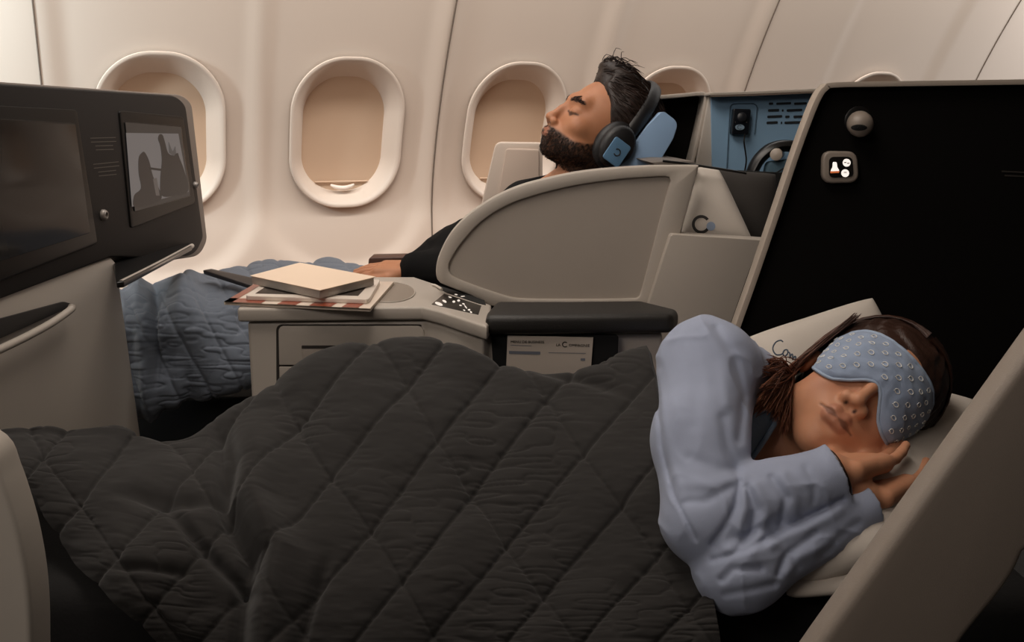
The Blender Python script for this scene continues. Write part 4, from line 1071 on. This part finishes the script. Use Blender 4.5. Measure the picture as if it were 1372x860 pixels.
M_swt = mat('sweater_knit', '9ba4bb', rough=.82, bump=.35, bscale=1500, var=.03, vscale=30, sheen=.15)
sw = mkquads('sweater', V, Q, M_swt, woman)
# seam line down the back of the upper sleeve
# shirt collar (darker) lying in the neck opening
cl = catmull([P(1046, 553, 1.165), P(1034, 572, 1.16), P(1018, 596, 1.15), P(1004, 616, 1.15), P(1000, 624, 1.16)], 5)
cr_ = catmull([P(1008, 545, 1.14), P(1000, 560, 1.13), P(992, 580, 1.125), P(988, 600, 1.125), P(988, 622, 1.13)], 5)
V = []; Fc = []
for a, b in zip(cl, cr_):
    mdl = (a+b)/2+np.array([0, -.008, .002]); V += [a, mdl, b, b+np.array([0, .008, 0]), mdl+np.array([0, .006, 0]), a+np.array([0, .005, 0])]
for i in range(len(cl)-1):
    for k in range(6): l = (k+1) % 6; Fc.append((i*6+k, i*6+l, i*6+6+l, i*6+6+k))
mk('shirt_collar', V, Fc, mat('collar', '5c7284', rough=.85, bump=.3), woman, smooth=True)
rim = catmull([P(1047, 552, 1.162), P(1036, 571, 1.157), P(1020, 596, 1.147), P(1005, 617, 1.147), P(999, 626, 1.157)], 5)
tube('collar_edge', rim, .0032, mat('collar_edge', '7d90a4', rough=.85), woman, n=8)
ax_ = (wr_a-el_a)/np.linalg.norm(wr_a-el_a); c0 = cuffA+ax_*.004; b1 = np.cross(ax_, [0, 0, 1.]); b1 /= np.linalg.norm(b1); b2_ = np.cross(ax_, b1)
rg = [c0+.0262*(b1*math.cos(t)+b2_*math.sin(t)) for t in np.linspace(0, 2*math.pi, 40, endpoint=False)]
tube('bracelet', rg, .0024, mat('bracelet', '3a2a22', rough=.35, metal=.6), woman, n=8, closed=True)

# hair: scalp cap and strands
def hairline(q): return q[:, 1]-.80*q[:, 2]-.034+.010*np.abs(q[:, 0])/.07
def hairW(q):
    d = ell(q, (0, -.024, .040), (.0850, .102, .090))
    d = smin(d, ell(q, (0, -.055, -.02), (.078, .062, .075)), .03)
    d = smax(d, hairline(q), .010)
    d = smax(d, -(head_sdf(q)+.004), .003)
    st = np.sin(q[:, 1]*260+q[:, 2]*120+8*vnoise(q*18, 3))*.0012+.0014*vnoise(q*np.array([60, 200, 120], 'f'), 6)
    return d-st
lo = np.array([-.11, -.14, -.13]); hi = np.array([.11, .11, .15])
V, Q = sdf_mesh(hairW, lo, hi, .0022)
colh = np.tile(np.array(lin('241712')), (len(V), 1)); 
stv = vnoise(V*np.array([70, 260, 200]), 6); colh = colh*(1+.35*stv)[:, None]
colh = mix(colh, lin('3c241a'), np.clip((V[:, 1]+.02)/.08, 0, 1)*.6)
Vw = HW+SW*(V@RW.T)
M_hair = mat('hair', '2c1d17', rough=.42, attr=True, spec=.4, bump=.4, bscale=700)
hair = mkquads('hair', Vw, Q, M_hair, woman, colh); weldmesh(hair)
rng = np.random.RandomState(4)
def ribbons(name, paths, rad, m, parent, cols, n=4):
    V = []; Q = []; C = []; o = 0
    for path, c in zip(paths, cols):
        Np = len(path); path = np.asarray(path)
        tan = np.gradient(path, axis=0); tan /= np.linalg.norm(tan, axis=1)[:, None]+1e-9
        u = np.cross(tan, [.2, -1., .1]); u /= np.linalg.norm(u, axis=1)[:, None]+1e-9; b = np.cross(tan, u)
        r = rad*np.sin(np.linspace(.35, math.pi*.97, Np))**.6
        for k in range(n):
            a = 2*math.pi*k/n; V.append(path+(u*math.cos(a)+b*math.sin(a))*r[:, None])
        idx = o+np.arange(n*Np).reshape(n, Np)
        for k in range(n):
            l = (k+1) % n; Q.append(np.stack([idx[k, :-1], idx[l, :-1], idx[l, 1:], idx[k, 1:]], 1))
        cc = np.asarray(c); C.append(np.tile(cc if cc.ndim == 2 else np.tile(cc, (Np, 1)), (n, 1)))
        o += n*Np
    return mkquads(name, np.vstack(V), np.vstack(Q), m, parent, np.vstack(C))
def on_hair(q, R_=None, f=None, off=0.):
    """push local points radially onto the hair surface"""
    c = np.array([0, -.02, .03]); d = q-c; L = np.linalg.norm(d, axis=1)[:, None]; d = d/L
    t = np.full(len(q), .16)
    for _ in range(28):
        t = t-f((c+d*t[:, None]).astype('f'))*.8
    return c+d*(t+off)[:, None]
smooth_hair = lambda q: np.minimum(smin(ell(q, (0, -.024, .040), (.0850, .102, .090)), ell(q, (0, -.055, -.02), (.078, .062, .075)), .03), head_sdf(q))
paths = []; cols = []
dark = np.array(lin('1e1410')); redb = np.array(lin('4a2c20')); tipc = np.array(lin('7e523e'))
for i in range(1500):
    # from the parting over the side of the head to behind the ear
    sgn = 1 if i % 3 else -1
    y0 = rng.uniform(-.11, .082); x0 = .004*sgn; z0 = .135-.45*max(0, y0-.02)
    y1 = -.055+.33*(y0+.02)+rng.normal(0, .008)
    pts = []
    for t in np.linspace(0, 1, 12):
        a = t*1.75
        x = sgn*(.10*math.sin(a)+.004); z = .03+(.11)*math.cos(a)-.015*t; y = y0*(1-t)+y1*t-.02*math.sin(t*math.pi)*(y0 > 0)
        pts.append((x, y, z))
    pts = on_hair(np.array(pts), f=smooth_hair, off=.0012+rng.uniform(0, .0022))
    w = rng.uniform(.6, 1.3); f_ = np.clip((y0+.03)/.09, 0, 1)
    c = (dark*(1-f_*.6)+redb*f_*.6)*w
    paths.append(HW+SW*(pts@RW.T)); cols.append(c)
# loose lock falling forward over the neck
starts = [toW((.085, .012, .030)), toW((.088, -.02, .01))]
ends = [(1012, 551, 1.13), (1018, 536, 1.12), (1024, 520, 1.12), (1026, 497, 1.14), (1032, 484, 1.17), (1046, 566, 1.135), (1050, 578, 1.14), (1038, 556, 1.13), (1030, 548, 1.12)]
for i in range(620):
    e = ends[rng.randint(len(ends))]; k = rng.uniform(0, 1)
    s0 = toW((.079+rng.uniform(0, .008), .030-.055*k+rng.normal(0, .003), .062-.030*k+rng.normal(0, .006)))
    s1 = toW((.083+rng.uniform(0, .008), .024-.055*k+rng.normal(0, .003), -.005+rng.normal(0, .008)))
    s2 = toW((.078+rng.uniform(0, .012), .020-.055*k+rng.normal(0, .004), -.052+rng.normal(0, .008)))
    E = P(e[0]+rng.normal(0, 4), e[1]+rng.normal(0, 4), e[2]+rng.normal(0, .006))
    mid = (s2+E)/2+np.array([0, -.012+rng.normal(0, .004), .006+rng.normal(0, .004)])
    pth = catmull([s0, s1, s2, mid, E], 4)
    tt = np.linspace(0, 1, len(pth))[:, None]; w = rng.uniform(.65, 1.3)
    paths.append(pth); cols.append((redb*(1-tt)+tipc*tt)*w)
# a few wisps standing off
ribbons('hair_strands', paths, .00085, mat('hair_strand', '3a2419', rough=.4, attr=True, spec=.4), woman, cols)

# eye mask
def radial(f, th, z, r0=.17, x0=0., y0=-.01):
    """distance from the head's upright axis out to the surface, per azimuth and height"""
    d = np.stack([np.sin(th), np.cos(th), 0*th], -1); t = np.full(th.shape, r0)
    for _ in range(30):
        p = np.stack([x0+d[..., 0]*t, y0+d[..., 1]*t, z], -1).reshape(-1, 3).astype('f'); t = t-f(p).reshape(th.shape)*.85
    return t, d
eyemask = thing('eye_mask', 'pale blue eye mask printed with small rings over the sleeping woman\'s eyes', 'eye mask', toW((0, .12, .01)))
nu, nv_ = 90, 44
us = np.sin(np.linspace(-math.pi/2, math.pi/2, nu+1)); TH = math.radians(72)
top_ = lambda u: .012+.050*np.sqrt(np.clip(1-np.abs(u)**2.5, 0, 1))
bot_ = lambda u: .012-np.sqrt(np.clip(1-np.abs(u)**2.8, 0, 1))*(.050-.040*np.exp(-(u/.24)**2))
tg, ug = np.meshgrid(np.linspace(0, 1, nv_+1), us, indexing='ij')
zg = bot_(ug)+(top_(ug)-bot_(ug))*tg; thg = ug*TH
base_r, dd = radial(lambda p: head_sdf(p), thg, zg)
def blur(a, n):
    for _ in range(n):
        b = np.pad(a, 1, 'edge'); a = (b[:-2, 1:-1]+b[2:, 1:-1]+b[1:-1, :-2]+b[1:-1, 2:]+2*a)/6
    return a
br = np.maximum(blur(base_r, 60)+.002, base_r+.0015)
br = blur(br, 10)
edge_d = np.minimum.reduce([tg*(top_(ug)-bot_(ug)), (1-tg)*(top_(ug)-bot_(ug)), (1-np.abs(ug))*.09+0*tg])
pad = .0065*(1-np.exp(-edge_d/.006))
pz = .0012*vnoise(np.stack([thg*14, zg*160, 0*zg], -1).reshape(-1, 3), 5).reshape(zg.shape)
Rout = br+.002+pad+pz
def cyl(th, z, r): return np.stack([np.sin(th)*r, -.01+np.cos(th)*r, z], -1)
Xo = cyl(thg, zg, Rout); Xi = cyl(thg, zg, br+.0006)
toWv = lambda X: HW+SW*(X.reshape(-1, 3)@RW.T)
n_ = (nv_+1)*(nu+1); I = np.arange(n_).reshape(nv_+1, nu+1)
q_ = np.stack([I[:-1, :-1], I[:-1, 1:], I[1:, 1:], I[1:, :-1]], -1).reshape(-1, 4)
Qs = [q_, q_[:, ::-1]+n_]
for e in (I[0], I[-1][::-1], I[:, 0][::-1], I[:, -1]): Qs.append(np.stack([e[:-1], e[1:], e[1:]+n_, e[:-1]+n_], 1))
M_mask = mat('mask_cloth', '8c9cb6', rough=.75, bump=.3, bscale=1800, sheen=.3)
mo_ = mkquads('mask_pad', np.vstack([toWv(Xo), toWv(Xi)]), np.vstack(Qs), M_mask, eyemask); weldmesh(mo_)
per = np.vstack([Xo[0], Xo[1:-1, -1], Xo[-1][::-1], Xo[1:-1, 0][::-1]])
per = resample(HW+SW*(per@RW.T), 160)
tube('mask_piping', per, .0022, mat('mask_piping', '9aabc2', rough=.6), eyemask, n=8, closed=True)
g = []
from math import floor
def rout_at(u, t):
    iu = np.interp(u, us, np.arange(nu+1)); iv = t*nv_; a = int(min(iu, nu-1)); b = int(min(iv, nv_-1)); fu = iu-a; fv = iv-b
    return (Rout[b, a]*(1-fu)+Rout[b, a+1]*fu)*(1-fv)+(Rout[b+1, a]*(1-fu)+Rout[b+1, a+1]*fu)*fv
for r_ in range(-8, 9):
    for c_ in range(-9, 10):
        uu = (c_+(.5 if r_ % 2 else 0))*.165; z_ = .014+r_*.0122
        if abs(uu) > .93: continue
        b_, t_ = float(bot_(uu)), float(top_(uu))
        if not (b_+.006 < z_ < t_-.006): continue
        ring = []
        for k in range(13):
            a = -.3+2*math.pi*k/12*.93; du = .0036*math.cos(a)/.0115*.115*.72; dz = .0026*math.sin(a)
            u2 = uu+du; z2 = z_+dz; B_, T_ = float(bot_(u2)), float(top_(u2)); tt = np.clip((z2-B_)/(T_-B_), .02, .98)
            ring.append(cyl(np.array(u2*TH), np.array(z2), np.array(rout_at(u2, tt)+.0004)))
        ring = [HW+SW*(RW@x) for x in ring]; g.append(tube_geo(ring, .00055, n=5))
        dt = [ring[-1]+(ring[-1]-np.mean(ring, 0))*.45, ring[-1]+(ring[-1]-np.mean(ring, 0))*.1]
        g.append(tube_geo(dt, .0006, n=5))
v, f_ = merge(g); mk('ring_print', v, f_, mat('mask_print', 'e4e2dc', rough=.6), eyemask, smooth=True)
# strap round the back of the head, over the hair
th_s = np.radians(np.linspace(66, 294, 60)); zz = np.linspace(-.0085, .0085, 5)
T2, Z2 = np.meshgrid(th_s, zz, indexing='ij'); Z2 = Z2+.012
rs, _ = radial(lambda p: np.minimum(head_sdf(p), hairW(p)), T2, Z2)
rs = np.maximum.accumulate(blur(np.maximum(rs, .05), 6)*0+blur(rs, 6), 0)*0+blur(rs, 6)+.0015
A_ = cyl(T2, Z2, rs); B_ = cyl(T2, Z2, rs+.0015)
n_ = A_.shape[0]*A_.shape[1]; I = np.arange(n_).reshape(A_.shape[:2]); q_ = np.stack([I[:-1, :-1], I[:-1, 1:], I[1:, 1:], I[1:, :-1]], -1).reshape(-1, 4)
Qs = [q_, q_[:, ::-1]+n_]+[np.stack([e[:-1], e[1:], e[1:]+n_, e[:-1]+n_], 1) for e in (I[0], I[-1], I[:, 0], I[:, -1])]
st_ = mkquads('mask_strap', np.vstack([toWv(A_), toWv(B_)]), np.vstack(Qs), mat('elastic', '0f0f11', rough=.8), eyemask)

# ---------------- the reclining man with headphones
uM = np.array([.56, .10, .83]); uM /= np.linalg.norm(uM)
fM = np.array([-.80, -.26, .56])
RM = frame(uM, fM); SM = 1.0
noseM = P(731, 152, 1.98)
HM = noseM-SM*(RM@np.array([0, .115, -.030]))
def toM(l): return HM+SM*(RM@np.asarray(l, float))
chest = [P(790, 285, 2.05), P(730, 315, 2.05), P(640, 372, 2.05), P(580, 420, 2.05)]
chR = [.095, .115, .115, .11]
shM = P(748, 300, 1.93); elM = P(655, 375, 1.93); wrM = P(553, 360, 1.97)
palM = hand_parts(wrM+np.array([.01, 0, 0]), P(497, 361, 2.0), np.array([0, 1., .15]), .95, -1)
def man_skin(p):
    q = local(p, RM, HM)/SM
    d = head_sdf(q, True)*SM
    d = smin(d, pcap(p, [toM((0, -.025, -.05)), toM((0, -.036, -.11)), P(775, 258, 2.04)], [.054, .056, .066], .02), .02)
    d = smin(d, pcap(p, chest, [r-.01 for r in chR], .04), .04)
    d = smin(d, pcap(p, [shM, elM, wrM], [.045, .040, .027], .01), .02)
    return smin(d, hand_sdf(p, palM), .01)
lo, hi = bounds([toM((x, y, z)) for x in (-.08, .08) for y in (-.11, .11) for z in (-.12, .12)]+[P(500, 361, 2.0), P(600, 400, 2.05), elM, shM], .045)
man = thing('reclining_man', 'person in black reclining with eyes closed, dark beard and headphones', 'person', P(700, 420, 2.05))
V, Q = sdf_mesh(man_skin, lo, hi, .0026)
q = local(V.astype('f'), RM, HM)/SM; q[:, 2] = np.where(q[:, 2] < -.03, -.03+(q[:, 2]+.03)*1.24, q[:, 2]); m = mirror(q)
col = np.tile(np.array(lin('ac7656')), (len(V), 1))*(1+.05*(vnoise(V*60, 3)))[:, None]
hd = (np.linalg.norm(q, axis=1) < .17)
dl = np.minimum(pcap(m, [(0, .0955, -.0590), (.008, .0955, -.0575), (.0235, .0845, -.0628)], [.0046, .0048, .0010]), pcap(m, [(0, .0935, -.0690), (.010, .0920, -.0685), (.021, .0845, -.0640)], [.0058, .0052, .0018]))
beard_line = np.interp(q[:, 1], [-.02, .0, .03, .055, .075, .10], [.0, -.012, -.038, -.050, -.048, -.044])
bz = np.clip((beard_line-q[:, 2])/.006, 0, 1)*np.clip((q[:, 2]+.119)/.008, 0, 1)*(q[:, 1] > -.03)
bz = bz*np.clip((dl+.0012)/.0012, 0, 1)*hd
beardc = np.array(lin('24170f')); col = mix(col, beardc, bz*(.84+.14*vnoise(q*220, 4)))
col = mix(col, lin('8f5646'), np.clip(1-(dl+.0015)/.0012, 0, 1)*.7*hd)
m2 = m.copy(); m2[:, 1] = 0; db_ = pcap(m2, [(.013, 0, .0215), (.028, 0, .0270), (.046, 0, .0225)], [.0030, .0034, .0018])+(q[:, 1] < .05)*1.; col = mix(col, lin('2a1a14'), np.clip(1-db_/.0015, 0, 1)*.7*hd)
de = pcap(m2, [(.017, 0, -.001), (.031, 0, -.0055), (.046, 0, -.001)], [.0010]*3)+(q[:, 1] < .05)*1.; col = mix(col, lin('2a1a14'), np.clip(1-de/.0018, 0, 1)*.85*hd)
dn = ell(m, (.0068, .1020, -.0445), (.0038, .0058, .0050)); col = mix(col, lin('2a1812'), np.clip(.5-dn/.0015, 0, 1)*hd)
mkquads('body', V, Q, mat('skin_man', 'ac7656', rough=.5, attr=True, bump=.12, bscale=900, sss=.1, spec=.35), man, col)
# beard and eyebrow hairs on the surface
def strands_on(mask_idx, V, Vn, dirl, n, ln, rad, name, m, parent, cbase, seed, lift=.35, jit=.3):
    r = np.random.RandomState(seed); pick = r.choice(mask_idx, n); P_ = []; C_ = []
    for i in pick:
        nrm = Vn[i]; d = dirl(q[i])+r.normal(0, jit, 3); d = d-nrm*(d@nrm); d /= np.linalg.norm(d)+1e-9
        L = ln*r.uniform(.5, 1.2); a = V[i]-nrm*.0008+r.normal(0, .0008, 3); v_ = d+nrm*lift
        P_.append(np.array([a, a+v_*L*.35, a+(v_*.7+d*.1)*L*.75, a+(v_*.55+d*.35)*L])); C_.append(np.array(cbase)*r.uniform(.5, 1.5))
    return ribbons(name, P_, rad, m, parent, C_, n=3)
def vnormals(V, Q):
    a = V[Q[:, 2]]-V[Q[:, 0]]; b = V[Q[:, 3]]-V[Q[:, 1]]; n = np.cross(a, b); N_ = np.zeros_like(V)
    for k in range(4): np.add.at(N_, Q[:, k], n)
    return N_/(np.linalg.norm(N_, axis=1)[:, None]+1e-12)
Nv = vnormals(V, Q)
M_bh = mat('beard_hair', '2c1c15', rough=.5, attr=True, spec=.3)
down = RM@np.array([0, .35, -1.]); back = RM@np.array([0, -1., .25])
bi = np.nonzero(bz > .6)[0]
strands_on(bi, V, Nv, lambda l: down, 6000, .0075, .00045, 'beard', M_bh, man, lin('1e120d'), 2, lift=.5)
bi = np.nonzero((db_ < .0006) & hd)[0]
for sg in (-1, 1): strands_on(bi[q[bi, 0]*sg > 0], V, Nv, lambda l: RM@np.array([np.sign(l[0]), -.3, .2]), 350, .008, .0004, 'eyebrow', M_bh, man, lin('20130e'), 3, lift=.25, jit=.15)
# hair
def hairlineM(q): return q[:, 1]-.62*q[:, 2]-.014+.012*np.abs(q[:, 0])/.07
def hairM(q):
    d = ell(q, (0, -.022, .045), (.082, .102, .092))
    d = smin(d, ell(q, (0, -.06, -.02), (.066, .050, .06)), .03)
    d = smin(d, ell(q, (0, .030, .118), (.045, .045, .018)), .03)
    d = smax(d, hairlineM(q), .008)
    return smax(d, -(head_sdf(q, True)+.004), .003)-.0022*vnoise(q*np.array([90, 35, 60], 'f'), 3)
V2, Q2 = sdf_mesh(hairM, (-.11, -.14, -.12), (.11, .11, .16), .0026)
ch = np.tile(np.array(lin('241813')), (len(V2), 1))*(1+.3*vnoise(V2*np.array([200, 60, 100]), 5))[:, None]
hm = mkquads('hair', HM+SM*(V2@RM.T), Q2, M_hair, man, ch); weldmesh(hm)
N2 = vnormals(V2, Q2); out_i = np.nonzero((N2[:, 2]*1.+.4*N2[:, 1] > -.75) & (np.linalg.norm(V2-np.array([0, -.02, .03]), axis=1) > .078) & (hairlineM(V2) < .002))[0]
r = np.random.RandomState(8); pk_ = r.choice(out_i, 2600); paths = []; cols = []
for i in pk_:
    l = V2[i]; nrm = N2[i]; front = np.clip((l[1]-.0)/.06, 0, 1)*np.clip((l[2]-.07)/.05, 0, 1)
    d = np.array([.25*np.sign(l[0])+r.normal(0, .3), -.9, -.25+r.normal(0, .2)])
    d = d*(1-front)+front*np.array([r.normal(0, .5), -.55+r.normal(0, .4), .5]); d = d-nrm*(d@nrm)*(1-front); d /= np.linalg.norm(d)
    L = (.018+.006*front)*r.uniform(.6, 1.3); curl = np.array([r.normal(0, .3), -.5, -.3])*front
    lift = .16+.30*front
    a = l-nrm*.001
    pts = np.array([a, a+(nrm*lift+d*.5)*L*.4, a+(nrm*lift*.8+d*.9)*L*.8, a+(nrm*lift*.55+d*1.2+curl)*L*1.1])
    pts = catmull(pts, 2); paths.append(HM+SM*(pts@RM.T)); cols.append(np.array(lin('241711'))*r.uniform(.5, 1.7))
ribbons('hair_strands', paths, .0009, M_bh, man, cols, n=3)
# black jumper
def jumper(p):
    d = pcap(p, chest, chR, .04)
    d = smin(d, cap(p, P(780, 270, 2.05), shM, .075, .062), .03)
    d = smin(d, cap(p, P(760, 262, 2.16), P(720, 300, 2.2), .06, .06), .04)
    d = smin(d, pcap(p, [shM, elM, P(560, 362, 1.965)], [.060, .055, .040], .02), .03)
    d = smin(d, pcap(p, [P(600, 345, 2.08), P(552, 365, 2.02)], [.05, .034], .02), .03)
    d = d-.003*vnoise(p*18, 3)-.002*(1-np.abs(vnoise(p*np.array([30, 20, 30], 'f'), 4)))**4
    return smax(d, -cap(p, toM((0, -.02, -.10)), toM((0, .03, -.11)), .070, .07), .006)
lo, hi = bounds(chest+[shM, elM, P(545, 362, 1.97), P(760, 262, 2.18)], .11)
V3, Q3 = sdf_mesh(jumper, lo, hi, .0045)
mkquads('jumper', V3, Q3, mat('black_wool', '0d0c0c', rough=.92, bump=.3, bscale=1200, spec=.15), man)

# headphones
hph = thing('headphones', 'black over-ear headphones with a blue ear plate worn by the man', 'headphones', toM((-.09, -.01, -.02)))
def cup(sgn):
    geos = []
    R2 = RM
    c = toM((sgn*.078, -.012, -.012)); ax = RM@np.array([sgn, 0, 0.])
    def oval(h, k, rz=.048, ry=.038, rx=.0):
        return [c+RM@np.array([sgn*h, ry*k*math.cos(a), rz*k*math.sin(a)]) for a in np.linspace(0, 2*math.pi, 40, endpoint=False)]
    prof = [(-.006, .86), (-.004, .98), (.004, 1.04), (.014, 1.02), (.018, .93), (.019, .90), (.026, .90), (.034, .84), (.038, .72), (.039, .01)]
    V = sum([oval(h, k) for h, k in prof], []); Fc = []
    for i in range(len(prof)-1):
        for k in range(40):
            l = (k+1) % 40; Fc.append((i*40+k, i*40+l, (i+1)*40+l, (i+1)*40+k))
    Fc.append(tuple(range(40)))
    return V, Fc, c
for sg in (-1, 1):
    V4, F4, c_ = cup(sg); ec = mk('ear_cup', V4, F4, mat('hp_black', '121113', rough=.5, bump=.2), hph, smooth=True)
    if sg == -1:
        pc = [c_+RM@np.array([-.0395, x, z-.012]) for x, z in roundpoly([(-.020, -.024, .006), (.020, -.024, .006), (.020, .024, .006), (-.020, .024, .006)], .007)]
        # turned a little to sit level
        extrude('ear_plate', pc, RM@np.array([-.003, 0, 0]), mat('plate_blue', '5f86a8', rough=.45), ec, .001)
        tq = [c_+RM@np.array([-.0430, .0065*math.cos(a), .0065*math.sin(a)-.012]) for a in np.linspace(.6, 5.4, 18)]
        v, f_ = tube_geo(tq, .0011, n=6); mk('plate_mark', v, f_, M_print, ec, smooth=True)
arc = [toM((-.092*math.cos(t)*-1 if False else -.094*math.cos(t), -.020-.020*math.sin(t), .0+.146*math.sin(t))) for t in np.linspace(0.02, math.pi-.02, 40)]
V5, F5 = tube_geo(arc, .0135, n=12, up=RM[:, 1], flat=.42); mk('headband', V5, F5, mat('hp_black', '121113'), hph, smooth=True)
# blue headrest cushion
hr = thing('headrest_cushion', 'pale blue headrest cushion behind the man\'s head', 'headrest', P(860, 235, 2.05))
extrude('headrest_pad', [P(x, y, 1.93) for x, y in roundpoly([(888, 148, 6), (909, 164, 9), (902, 186, 4), (866, 246, 4), (808, 246, 4), (830, 218, 2), (868, 168, 2)], 5)], (0, .26, 0), mat('headrest_blue', '84a2c4', rough=.7, bump=.25, bscale=1200, sheen=.2), hr, .014, 4)
am = thing('leather_armrest', 'short brown leather armrest end behind the man\'s hand', 'armrest', P(518, 352, 2.12))
extrude('arm_end', [P(x, y, 2.08) for x, y in roundpoly([(494, 345, 4), (545, 344, 2), (545, 372, 0), (492, 372, 0)], 4)], (0, .06, 0), mat('brown_leather', '4a2e22', rough=.5), am, .006)
